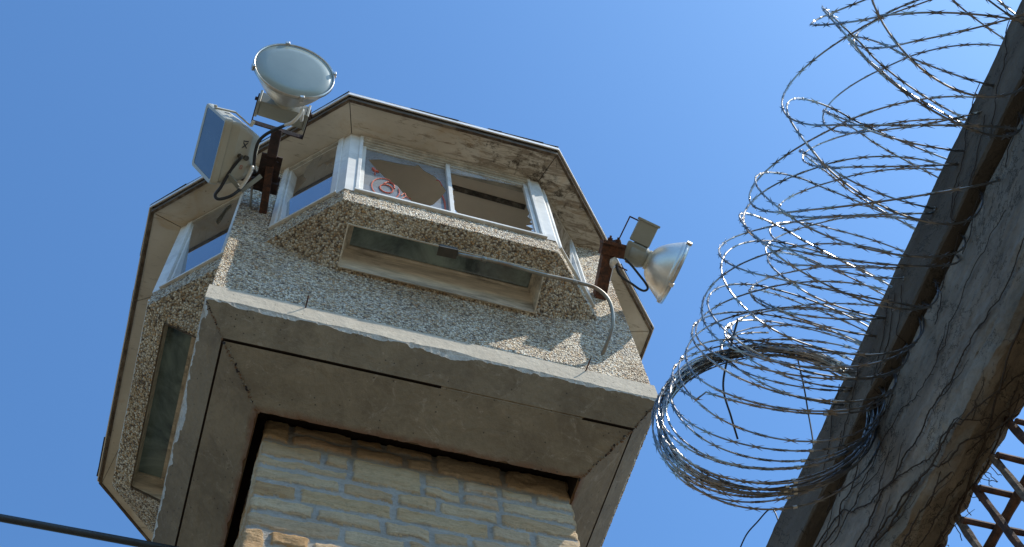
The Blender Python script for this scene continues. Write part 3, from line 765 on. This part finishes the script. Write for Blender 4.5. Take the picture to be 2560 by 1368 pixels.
# --- rusty arm on left pillar
br = thing('lamp_bracket', (-.875, -.99, 1.03), 'dark rusty steel bracket on the left corner pillar carrying two floodlights', 'bracket', 'rusty steel lamp brackets')
def px_(p): return Vector(p)
mb = MB(); p0 = Vector((-.873, -.985, 1.035)); p1 = Vector((-.893, -1.20, 1.13)); p2 = Vector((-.90, -1.33, 1.185)); 
mb.bar(p0, p1, .034, .008, bev=.001); mb.bar(p0+Vector((.017, 0, .014)), p1+Vector((.017, 0, .014)), .007, .034, bev=.001); mb.build('channel_arm', M['rust'], br)
mb = MB(); mb.box(p1+Vector((.002, .01, .012)), ((1, .05, .1), (0, 1, -.1), (0, 0, 1)), (.052, .066, .007), .001)
mb.box(p1+Vector((-.004, .095, -.005)), ((1, .05, .1), (0, 1, -.1), (0, 0, 1)), (.066, .022, .016), .002)
mb.box(p1+Vector((-.02, .10, .03)), ((1, .05, .1), (0, 1, -.1), (0, 0, 1)), (.085, .045, .008), .001)
for dx in (-.03, .03):
    for dy in (-.03, .03): mb.tube([p1+Vector((dx, dy, -.006)), p1+Vector((dx, dy, .004))], .008, 6)
mb.build('mounting_plate', M['rustd'], br)
mb = MB(); mb.bar(p1+Vector((0, -.04, .012)), yb1+Vector((0, .0, -.004)), .05, .03, bev=.003); mb.tube([yb1+Vector((0, 0, -.02)), yb1+Vector((0, 0, .02))], .012, 6); mb.build('post', M['rustd'], br)
mb = MB(); q = Vector((-1.0, -1.12, 1.10)); mb.bar(p1+Vector((-.05, .09, 0)), q, .03, .02, bev=.002); mb.box(q+Vector((-.01, -.02, .02)), ((1, 0, 0), (0, 1, 0), (0, 0, 1)), (.02, .03, .035), .003); mb.build('side_arm', M['rust'], br)
mb = MB(); mb.tube([(-.952, -1.10, 1.08), (-.938, -.99, 1.075)], .006, 8); mb.build('stay_rod', M['conduit'], br)
# --- square floodlight
h = Vector((-.0294, .9858, -.1655)); w = Vector((.3598, -.1438, -.9219)); nn = Vector((-.9326, -.0866, -.3505))
sqc = Vector((-.762, -3.258, -4.435))+(Vector((-1.208, -1.188, 1.286))-Vector((-.762, -3.258, -4.435)))*(5.85/6.1)
sq = thing('floodlight', tuple(sqc-nn*.2), 'boxy cream square floodlight with a blue-grey lens facing left, marked XI in ink', 'floodlight')
HH, HW = .158, .172; DP = .205
def sqp(u, v_, dd, sh=1.): return sqc+h*(u*HH*sh)+w*(v_*HW*sh)-nn*dd
def roundrect(hx, hy, r, k=5):
    P = []
    for (cx_, cy_, a0) in ((hx-r, hy-r, 0), (-hx+r, hy-r, 90), (-hx+r, -hy+r, 180), (hx-r, -hy+r, 270)):
        for i in range(k+1): a = math.radians(a0+90*i/k); P.append((cx_+r*math.cos(a), cy_+r*math.sin(a)))
    return P
def rr_loft(mb, secs, capA=True, capB=True, mi=0):
    rows = []
    for (hx, hy, r, dd, ou, ov) in secs: rows.append([sqc+h*(x+ou)+w*(y+ov)-nn*dd for x, y in roundrect(hx, hy, r)])
    n_ = len(rows[0]); v = [p for r in rows for p in r]; f = [(i*n_+j, i*n_+(j+1) % n_, (i+1)*n_+(j+1) % n_, (i+1)*n_+j) for i in range(len(rows)-1) for j in range(n_)]
    if capA: f.append(tuple(range(n_-1, -1, -1)))
    if capB: f.append(tuple((len(rows)-1)*n_+j for j in range(n_)))
    mb.add(v, f, mi)
mb = MB(); rr_loft(mb, [(HH*.97, HW*.97, .02, .034, 0, 0), (HH*.97, HW*.97, .02, .075, 0, 0), (HH*.78, HW*.86, .03, .15, 0, .0), (HH*.62, HW*.66, .03, .20, 0, .0), (HH*.5, HW*.5, .03, .212, 0, 0)]); mb.build('housing', M['cream'], sq)
mb = MB()
rr_loft(mb, [(HH*.9, HW*.9, .014, -.002, 0, 0), (HH, HW, .022, -.006, 0, 0), (HH*1.02, HW*1.02, .024, .004, 0, 0), (HH*1.02, HW*1.02, .024, .03, 0, 0), (HH*.96, HW*.96, .02, .034, 0, 0)], False, False); mb.build('door_frame', M['cream'], sq)
mb = MB(); rr_loft(mb, [(HH*.905, HW*.905, .014, .003, 0, 0), (HH*.905, HW*.905, .014, -.001, 0, 0)]); mb.build('lens', M['lensb'], sq)
for u in (-1.04,):
    mb = MB(); mb.bar(sqp(u, -.25, -.002), sqp(u, -.25, .10), .024, .008, up=tuple(h), bev=.001); mb.bar(sqp(u, -.25, .10), sqp(u*.70, -.25, .19), .024, .008, up=tuple(h), bev=.001); mb.tube([sqp(u*1.02, -.25, .0), sqp(u*1.08, -.25, .0)], .008, 8); mb.tube([sqp(u*.70, -.25, .19), sqp(u*.86, -.25, .2)], .009, 8); mb.build('latch_strap', M['cream'], sq)
mb = MB(); mb.bar(sqp(.6, 1.0, .07), sqp(1.05, .9, .16), .02, .012); mb.bar(sqp(1.05, .9, .16), sqp(.5, .8, .24), .02, .012); mb.build('hinge_strap', M['enamel'], sq)
# underside marking (on the face turned to the ground) : XI
fu = lambda x, y: sqc+w*(HW*.885-.0)+h*x-nn*y
mk = MB()
fn_ = Vector((0, 0, 0))
A_ = sqc+w*(HW*.97)-nn*.075; B_ = sqc+w*(HW*.86)-nn*.15; dsl = (B_-A_).normalized(); nsl = h.cross(dsl).normalized()
if nsl.dot(w) < 0: nsl = -nsl
def up_(x, y): return A_+dsl*y+h*x+nsl*.0015
for (a_, b_) in (((-.066, .034), (-.040, .058)), ((-.066, .058), (-.040, .034)), ((-.073, .034), (-.073, .058)), ((-.076, .034), (-.070, .034)), ((-.076, .058), (-.070, .058))):
    mk.bar(up_(*a_), up_(*b_), .0045, .001, up=tuple(nsl))
mk.build('marking', M['ink'], sq)
mk = MB()
for (a_, b_) in (((.045, .05), (.062, .05)), ((.062, .05), (.062, .06)), ((.062, .06), (.045, .06)), ((.045, .06), (.045, .05))): mk.bar(up_(*a_), up_(*b_), .0018, .001, up=tuple(nsl))
mk.build('sticker', M['redink'], sq)
mb = MB(); g1 = up_(.0, .03); g2 = up_(.005, .066); mb.tube([g1, g1+nsl*.022], .011, 10); mb.tube([g2, g2+nsl*.010], .013, 12); mb.build('cable_gland', M['boxm'], sq)
# cables
def cable(name, pts, r, m, label, n=10, group=None):
    mb = MB(); mb.tube(smooth_path(pts, n), r, 8); o = mb.build(name, m, None, True); o['label'] = label; o['category'] = 'cable'
    if group: o['group'] = group
    return o
j0 = Vector((-.955, -1.165, 1.10))
cable('cable', [tuple(g1+nsl*.02), (-1.056, -1.22, .915), (-1.082, -1.14, .872), (-1.099, -1.10, .852), (-1.078, -1.085, .85), (-1.027, -1.111, .865), (-.993, -1.144, .908), (-.975, -1.18, .95), (-.965, -1.205, 1.01)], .0075, M['black'], 'dark cable looping under the square floodlight at the left')
cable('cable', [(-.998, -1.14, .902), (-.984, -1.172, .918), (-.973, -1.205, .937), (-.967, -1.24, .957), (-.963, -1.21, 1.02)], .0086, M['wcable'], 'short white cable end beside the square floodlight')
cable('cable', [(-.795, -1.50, 1.04), (-.800, -1.575, .965), (-.808, -1.556, .935), (-.831, -1.52, .92), (-.86, -1.485, .955)], .0085, M['wcable'], 'white cable hanging from the gear box of the upper round floodlight')
cable('cable', [(-.86, -1.485, .955), (-.887, -1.45, .995), (-.935, -1.411, .985), (-.962, -1.371, .975), (-.968, -1.323, .965), (-.962, -1.24, .99), (-.955, -1.17, 1.08)], .0078, M['black'], 'black cable running from the upper round floodlight down to the left rusty bracket')
# --- right round floodlight
th, c, n, s, t, gc = round_lamp((1.235, -1.2, 1.063), (0.945, 0.0976, -0.3122), (0.19, -0.94, 0.2826), .170, 'round aluminium floodlight at the right of the cabin, seen side-on and facing right', depth=.150)
mb = MB(); mb.tube([c-n*.165, c-n*.19, c-n*.255, c-n*.262], [.05, .062, .062, .05], 18); mb.build('lamp_socket', M['enamel'], th, True)
mb = MB(); q = c-n*.235; mb.box(q+s*.0, (s, n, t), (.052, .052, .055), .006); mb.build('socket_box', M['enamel'], th)
mb = MB(); q = c-n*.232+s*.115; mb.box(q, (s, n, t), (.058, .055, .05), .004); mb.box(q+s*.062, (s, n, t), (.006, .062, .056), .002); mb.build('gear_box', M['enamel'], th)
mb = MB()
for sg in (-.75, 1.28): mb.bar(c-n*.225+s*sg*.128, c-n*.335+s*sg*.128, .007, .03, up=tuple(t), bev=.001)
mb.bar(c-n*.335-s*.099, c-n*.335+s*.167, .007, .034, up=tuple(t), bev=.001); mb.tube([c-n*.24+s*.15, c-n*.24+s*.182], .009, 6)
mb.build('yoke', M['rust'], th)
yr = c-n*.34+s*.01
br = thing('lamp_bracket', (.883, -.99, .999), 'rusty brown steel bracket on the right corner pillar holding one round floodlight', 'bracket', 'rusty steel lamp brackets')
p0 = Vector((.883, -.985, .985)); p1 = Vector((.872, -1.235, 1.092))
mb = MB(); mb.bar(p0, p1, .05, .009, bev=.001); mb.bar(p0+Vector((-.027, 0, .03)), p1+Vector((-.027, 0, .03)), .009, .062, bev=.001); mb.bar(p0+Vector((.027, 0, .012)), p1+Vector((.027, 0, .012)), .007, .028, bev=.001); mb.build('channel_arm', M['rust'], br)
mb = MB(); dA = (p1-p0).normalized(); sA = Vector((1, 0, 0)); uA = sA.cross(dA)
mb.box(p1+Vector((.015, .01, .01)), (sA, dA, uA), (.062, .034, .030), .002)
mb.box(p1+Vector((.006, -.026, .0)), (sA, dA, uA), (.062, .008, .040), .001)
for dx in (-.02, .022):
    q = p1+Vector((.006+dx, -.034, .004)); mb.tube([q, q-dA*-.018], .013, 6); mb.tube([q, q+dA*.03], .006, 6)
mb.build('mounting_plate', M['rust'], br)
mb = MB(); mb.bar(p1+Vector((.05, .01, .01)), yr, .045, .045, bev=.003); mb.build('post', M['rustd'], br)
mb = MB(); mb.tube(smooth_path([(.927, -.985, 1.093), (.915, -1.09, 1.075), (.903, -1.165, 1.058)], 6), .009, 8); mb.tube([(.905, -1.15, 1.063), (.900, -1.185, 1.05), (.908, -1.20, 1.045)], [.016, .021, .017], 10); mb.build('conduit_elbow', M['wcable'], br, True)
cable('cable', [(.910, -1.19, 1.045), (.935, -1.142, 1.029), (.975, -1.120, 1.008), (1.016, -1.111, .991), (1.055, -1.10, .975), (1.083, -1.10, .966), (1.096, -1.118, .968), (1.075, -1.14, .985), (1.045, -1.16, 1.001), (.995, -1.192, 1.03), (.955, -1.21, 1.06)], .0062, M['black'], 'thin black cable looping below the right floodlight')

# overhead cable on the left
mb = MB(); pts = []
x0, x1 = -14., -SH-.02
for i in range(40):
    tt = i/39; x = x0+(x1-x0)*tt; pts.append((x, 0.0, -.352+.004*0-(.0)*tt+.05*((tt-1)**2)))
mb.tube(pts, .0165, 10); oc = mb.build('overhead_cable', M['cable'], None, True); oc['label'] = 'thick dark cable coming in from the left at the bottom corner towards the tower shaft'; oc['category'] = 'cable'

# ================================================================== WALL BEAM ON THE RIGHT
XC = .640; XF = .668; ZT = -1.977; ZC = -2.112; ZB = -2.421; Y0, Y1 = -.70, -9.0; XW = .785
wall = thing('concrete_wall', ((XF+XW)/2, -3, GND), 'dark weathered concrete wall beam with a coping, crossing the lower right diagonally', 'wall')
def noisy_strip(mb, prof, y0, y1, n, amps, freq=6., seed=0.):
    m_ = len(prof); v = []
    for i in range(n+1):
        y = y0+(y1-y0)*i/n
        for j, (x, z) in enumerate(prof):
            a = amps[j]; v.append((x-a*abs(fbm(y*freq, j*3.1, seed, 5))+a*.3, y, z+a*.8*fbm(y*freq, j*2.7+5, seed+2, 5)))
    f = [(i*m_+j, i*m_+j+1, (i+1)*m_+j+1, (i+1)*m_+j) for i in range(n) for j in range(m_-1)]
    mb.add(v, f)
mb = MB()
def strip_range(mb, prof, amps, seed):
    noisy_strip(mb, prof, Y0, -3.6, 520, amps, 6., seed); noisy_strip(mb, prof, -3.6, Y1, 160, amps, 6., seed)
strip_range(mb, [(XW+.02, ZT+.001), (XC+.004, ZT), (XC, ZT-.004), (XC+.001, (ZT+ZC)/2), (XC, ZC+.004), (XC+.004, ZC), (XF+.05, ZC+.002)], [0, .003, .004, .002, .004, .004, 0], 1.)
mb.build('coping', M['coping'], wall)
mb = MB()
prof = [(XF+.04, ZC+.006), (XF+.022, ZC-.010), (XF+.003, ZC-.018)]
nz = 22
for i in range(1, nz): 
    tt = i/nz; prof.append((XF, ZC-.018+(ZB+.02-ZC+.018)*tt))
am = [0, .003, .004]+[.003+.016*max(0, (i/nz-.5)*2) for i in range(1, nz)]
prof += [(XF+.004, ZB+.008), (XF+.02, ZB)]+[(XF+.02+(XW-XF-.02)*q/7, ZB-.004*(q % 2)) for q in range(1, 7)]+[(XW, ZB), (XW+.006, ZB+.02), (XW+.006, ZT)]; am += [.012, .014]+[.016]*6+[.016, .008, 0]
strip_range(mb, prof, am, 4.)
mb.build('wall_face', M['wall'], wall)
# wall carries on under the tower side and a pier out of view to the south
mb = MB(); mb.box(((XF+XW)/2+.01, -1.06, (ZB+GND)/2), ((1, 0, 0), (0, 1, 0), (0, 0, 1)), ((XW-XF)/2-.01, .36, (ZB-GND)/2+.002)); mb.box(((XF+XW)/2+.01, -7.2, (ZB+GND)/2), ((1, 0, 0), (0, 1, 0), (0, 0, 1)), ((XW-XF)/2-.01, 1.8, (ZB-GND)/2+.002)); mb.build('pier', M['wall'], wall)
# rusty grille in the opening
gr = thing('iron_grille', (.7, -2.9, GND), 'rusty iron bar grille in the opening under the concrete wall at lower right', 'grille')
def rbar(name, a, b, r, m, n=6, seg=14):
    mb = MB(); a = Vector(a); b = Vector(b); pts = []; rr = []
    for i in range(seg+1):
        p = a.lerp(b, i/seg); pts.append(p+Vector((fn(p.x*9, p.y*9, p.z*9), fn(p.x*9+7, p.y*9, p.z*9), 0))*.0015); rr.append(r*(1+.28*fn(p.x*40, p.y*40, p.z*40)))
    mb.tube(pts, rr, n); return mb.build(name, m, gr)
y = -1.95; i = 0
while y > -5.0:
    rbar('vertical_bar', (XW-.012, y, ZB+.03), (XW-.012, y, ZB-1.15), .0092, M['bars'] if i % 2 == 0 else M['barr'], 7, 40); y -= .0825; i += 1
y = -1.958
while y > -5.0:
    rbar('cross_bar', (XW-.02, y, ZB-.03), (XW+.55, y, ZB-.03), .0074, M['barr'], 7, 20); y -= .0845
rbar('long_bar', (XW+.060, -1.42, ZB-.044), (XW+.060, -5.2, ZB-.044), .0105, M['barr'], 7, 120)
mb = MB(); mb.bar((XW+.165, -1.42, ZB-.052), (XW+.165, -5.2, ZB-.052), .042, .03, bev=.004); mb.build('long_rail', M['rustd'], gr)
# --- dry vines on the wall
vn = thing('dry_vine', (XF-.005, -2.2, GND), 'leafless dry creeper stems clinging to the dark concrete wall', 'vine')
VL = [[(-1.80, -2.16), (-1.928, -2.188), (-1.962, -2.231), (-2.038, -2.284), (-2.114, -2.319), (-2.188, -2.368), (-2.239, -2.403), (-2.304, -2.406), (-2.351, -2.432), (-2.403, -2.505)],
[(-1.848, -2.218), (-1.946, -2.219), (-2.058, -2.222), (-2.125, -2.214), (-2.182, -2.217), (-2.235, -2.223), (-2.281, -2.244), (-2.359, -2.262), (-2.443, -2.254), (-2.6, -2.23), (-2.75, -2.24)],
[(-1.75, -2.31), (-1.916, -2.305), (-2.0, -2.307), (-2.064, -2.302), (-2.132, -2.317), (-2.17, -2.311), (-2.22, -2.326), (-2.283, -2.325), (-2.34, -2.329), (-2.407, -2.338), (-2.488, -2.337), (-2.62, -2.36), (-2.8, -2.33)],
[(-1.8, -2.34), (-1.952, -2.351), (-2.033, -2.363), (-2.132, -2.386), (-2.22, -2.415), (-2.279, -2.416), (-2.327, -2.419), (-2.38, -2.438), (-2.449, -2.479), (-2.528, -2.523)],
[(-1.8, -2.38), (-1.968, -2.371), (-2.068, -2.387), (-2.139, -2.395), (-2.193, -2.404), (-2.256, -2.439), (-2.323, -2.46), (-2.381, -2.52), (-2.453, -2.566)],
[(-1.85, -2.44), (-2.021, -2.438), (-2.087, -2.434), (-2.152, -2.447), (-2.196, -2.448), (-2.273, -2.475), (-2.382, -2.505), (-2.494, -2.555)],
[(-1.9, -2.50), (-2.064, -2.492), (-2.128, -2.488), (-2.216, -2.503), (-2.274, -2.509), (-2.351, -2.536)],
[(-1.816, -2.178), (-1.898, -2.202), (-1.947, -2.177), (-1.987, -2.183), (-2.1, -2.16), (-2.25, -2.17)],
[(-2.2, -2.55), (-2.4, -2.50), (-2.55, -2.45), (-2.75, -2.44)], [(-2.0, -2.56), (-2.18, -2.53), (-2.33, -2.555), (-2.5, -2.52)]]
rv = random.Random(9)
def wallx(y, z): return (XC-.001 if z > ZC else XF-.001)
for vi, P in enumerate(VL):
    mb = MB(); path = smooth_path([(0, a, b) for a, b in P], 12); pts = []
    for q in path: 
        zz_ = q.z+fbm(q.y*22, vi, 0, 4)*.009; p_ = Vector((XF-.005-abs(fn(q.y*9, vi))*.004, q.y, zz_))
        if zz_ < ZB:        # stems turn under the beam
            k_ = (ZB+4.435)/(zz_+4.435); p_ = Vector((-.762+(XF+.762)*k_, -3.258+(q.y+3.258)*k_, ZB-.010))
        pts.append(p_)
    r0 = rv.uniform(.0011, .0026); mb.tube(pts, [r0*(1.15-.5*i/len(pts)) for i in range(len(pts))], 5)
    for i in range(3, len(pts)-2, 3):      # clinging rootlets
        q = pts[i]; mb.tube([q, q+Vector((.003, rv.uniform(-.008, .008), rv.choice([-1, 1])*rv.uniform(.004, .012)))], [.0011, .0004], 3)
    for _ in range(3):                     # side twigs
        i = rv.randrange(2, len(pts)-2); q = pts[i]; L = rv.uniform(.04, .16); sg = rv.choice([-1, 1]); pp = [q]
        for k in range(8): pp.append(pp[-1]+Vector((0, -L/8*rv.uniform(.7, 1.2), sg*L/8*rv.uniform(-.1, .7))))
        mb.tube(pp, [.0013*(1-.08*k) for k in range(len(pp))], 4)
    mb.build('stem', M['vine'], vn)
for j in range(16):   # thin stems on the coping
    mb = MB(); y = rv.uniform(-3.3, -1.7); z = rv.uniform(ZC-.1, ZC+.02); pts = []
    for k in range(26): 
        xx = XC-.003 if z > ZC-.002 else XF-.004
        pts.append(Vector((xx, y, z))); y -= rv.uniform(.005, .018); z += rv.uniform(-.002, .012)
        if z > ZT+.004: break
    if len(pts) > 3: mb.tube(pts, .0011, 4); mb.build('stem', M['vine'], vn)
# dangling twigs below the beam
for j in range(18):
    mb = MB(); y = rv.uniform(-2.75, -1.95); q = Vector((XW-rv.uniform(0, .03), y, ZB+.01)); pts = [q]
    for k in range(9): q = q+Vector((rv.uniform(-.003, .004), rv.uniform(-.006, .006), -rv.uniform(.004, .011))); pts.append(q)
    mb.tube(pts, .0010, 4); mb.build('twig', M['vine'], vn)

# ================================================================== RAZOR WIRE
CP = Vector((-.7621, 0, -4.4347)); YC = -3.2576; DD = 2.64
def messf(y): return min(1.6, max(.22, 1.9-(y/DD)*3.9))
def coil(name, label, ang, dist, R, turns, m=5, hand=1, clip_n=48, phase=0., tiltf=None, seed=1, wob=.02, amp=.5, sag=0., tilt2=None, mess=.35):
    """concertina: neighbouring turns meet at m points. turns: list of y positions (design units from the camera plane), one per turn."""
    cx_ = CP.x+dist*math.cos(ang); cz_ = CP.z+dist*math.sin(ang); r = random.Random(seed)
    e1 = Vector((-math.sin(ang), 0, math.cos(ang)))   # up-left across the line of sight
    e2 = Vector((math.cos(ang), 0, math.sin(ang)))
    th = thing(name, (cx_, YC+turns[0], cz_), label, 'razor wire', 'coils of razor wire on the wall')
    spt = 90; n = (len(turns)-1)*spt; path = []
    T = np.array(turns)
    def Yat(u):
        i = min(int(u), len(T)-2); f = u-i; return T[i]*(1-f)+T[i+1]*f
    for i in range(n+1):
        u = i/spt; ph = 2*math.pi*u*hand+phase
        a, b = Yat(max(0, u-.5)), Yat(min(len(T)-1.001, u+.5)); pitch = b-a
        w = math.cos(m*ph/2); w = math.copysign(abs(w)**.85, w)
        tl = (tiltf(Yat(u)) if tiltf else 0)+mess*messf(Yat(u))*fn(u*.7, seed, 21)
        rr = R*(1+wob*fn(u*.9, seed, 3)+.05*fn(u*2.2, seed, 41)+.012*fn(u*4, seed, 8)); tu = math.floor(u)
        dx = wob*R*fn(u*.25, seed, 5)*1.3; dz = wob*R*fn(u*.25, seed+9, 5)*1.3-sag*0
        ca, sa = math.cos(ph), math.sin(ph)
        lean = pitch*(1.15 if Yat(u)/DD < .40 else .2)*math.cos(ph/2+.6)
        p = Vector((cx_+dx, YC+Yat(u)+pitch*amp*w*.98+lean+tl*ca*R-((tilt2(Yat(u), u) if tilt2 else 0)+mess*messf(Yat(u))*1.3*fn(u*.55, seed, 33))*sa*R+.012*R*fn(u*2.3, seed, 17), cz_+dz))+e1*(ca*rr)+e2*(sa*rr)
        path.append(p)
    mb = MB(); mb.tube(path, .0021, 6)
    # tape + barbs
    L = 0; nxt = .012; 
    for i in range(1, len(path)-1):
        seg = (path[i+1]-path[i]).length; L += seg
        if L > nxt:
            nxt += .052*r.uniform(.93, 1.07)
            p = path[i]; d = (path[i+1]-path[i-1]).normalized()
            ax = Vector((0, 1, 0)); cc = Vector((cx_, p.y, cz_)); rad = (p-cc).normalized()
            lat = (Vector((0, 1, 0))*math.cos(.5)+rad*math.sin(.5)*r.choice([-1, 1])); lat = (lat-d*lat.dot(d)).normalized(); up = d.cross(lat)
            hw = .0022; 
            mb.box(p, (d, lat, up), (.0055, hw, .0019))
            for sx in (-1, 1):
                for sy in (-1, 1):
                    tip = p+d*sx*.0185*r.uniform(.9, 1.1)+lat*sy*.0070; b0 = p+d*sx*.0005+lat*sy*.0022; b1 = p+d*sx*.0055+lat*sy*.0012
                    mb.add([b0+up*.0006, b1+up*.0006, tip, b0-up*.0006, b1-up*.0006], [(0, 1, 2), (4, 3, 2), (3, 0, 2), (1, 4, 2), (0, 3, 4, 1)])
    mb.build('barbed_wire_strand', M['razor'], th)
    # clips where neighbouring turns meet
    cnt = 0
    for tn_ in range(len(turns)-1):
        for kk in range(m):
            u = None
            ph = 2*math.pi*kk/m*1.0
            # cos(m ph/2)=+1 points of this turn
            phk = 2*math.pi*(2*kk)/m/1.0
            uu = ((phk-phase)*hand/(2*math.pi)) % 1.0+tn_
            i = int(round(uu*spt))
            if 1 <= i < len(path)-1 and abs(math.cos(m*(2*math.pi*(i/spt)*hand+phase)/2)) > .97 and cnt < clip_n:
                p = path[i]; d = (path[i+1]-path[i-1]).normalized(); c_ = MB(); c_.tube([p-d*.0045, p+d*.0045], .0042, 7); c_.build('clip', M['clipm'], th); cnt += 1
    return th, path
Ya = [.4525, .4518, .451, .450, .4492, .4484, .4476, .447, .446, .4452, .4444, .4436, .4426, .441, .438, .434, .429, .422, .411, .398, .387, .376, .363, .349, .333, .315, .296, .277, .256, .232, .205, .176, .143, .108, .070, .030, -.012, -.056, -.10, -.145, -.19, -.24]
Ya = [y*DD for y in Ya]
def tA(y):
    t_ = min(1, max(0, (y/DD-.30)/.13)); return .14+.14*t_
def tA2(y, u):
    q = y/DD
    return max(.06, min(.46, (q-.414)/.0883*1.05)) if q > .40 else .06+.12*fn(u*.5, 7.7)
coil('razor_wire', 'outer coil of razor wire with a tightly bunched bundle of loops at its left end', math.radians(63.05), DD, .233, Ya, 3, 1, 60, math.pi*.0, tA, 3, .07, tilt2=tA2, mess=.50)
Yb = [.388, .382, .376, .365, .354, .338, .321, .305, .289, .264, .239, .214, .192, .169, .140, .111, .08, .05, .015, -.02, -.06, -.10, -.14, -.18, -.22, -.26]
Yb = [y*2.95 for y in Yb]
coil('razor_wire', 'inner coil of razor wire, set behind the other and resting on top of the wall', math.radians(62.0), 2.98, .225, Yb, 3, -1, 45, .9, lambda y: .22, 11, .12, mess=.75)
# tie wires
def wire(pts, r, label, name='tie_wire'):
    mb = MB(); mb.tube(smooth_path(pts, 10), r, 6); o = mb.build(name, M['black'], None, True); o['label'] = label; o['category'] = 'wire'; o['group'] = 'loose tie wires'; return o
wire([(.649, -2.081, -1.693), (.681, -2.017, -1.739), (.70, -1.97, -1.775), (.69, -1.93, -1.90), (.66, -1.90, -1.985)], .0022, 'thin dark tie wire dropping inside the razor wire bundle to the wall coping')
wire([(.66, -1.72, -1.97), (.655, -1.723, -1.90), (.630, -1.676, -1.905), (.605, -1.631, -1.925), (.59, -1.56, -1.97), (.58, -1.45, -2.05)], .0022, 'thin dark wire trailing off below the razor wire bundle towards the bottom edge')
wire([(.40, -2.19, -1.80), (.385, -2.13, -1.86), (.375, -2.06, -1.93), (.40, -2.01, -1.99), (.425, -1.97, -2.02)], .0028, 'dark twisted wire strapped across the left side of the razor wire bundle')
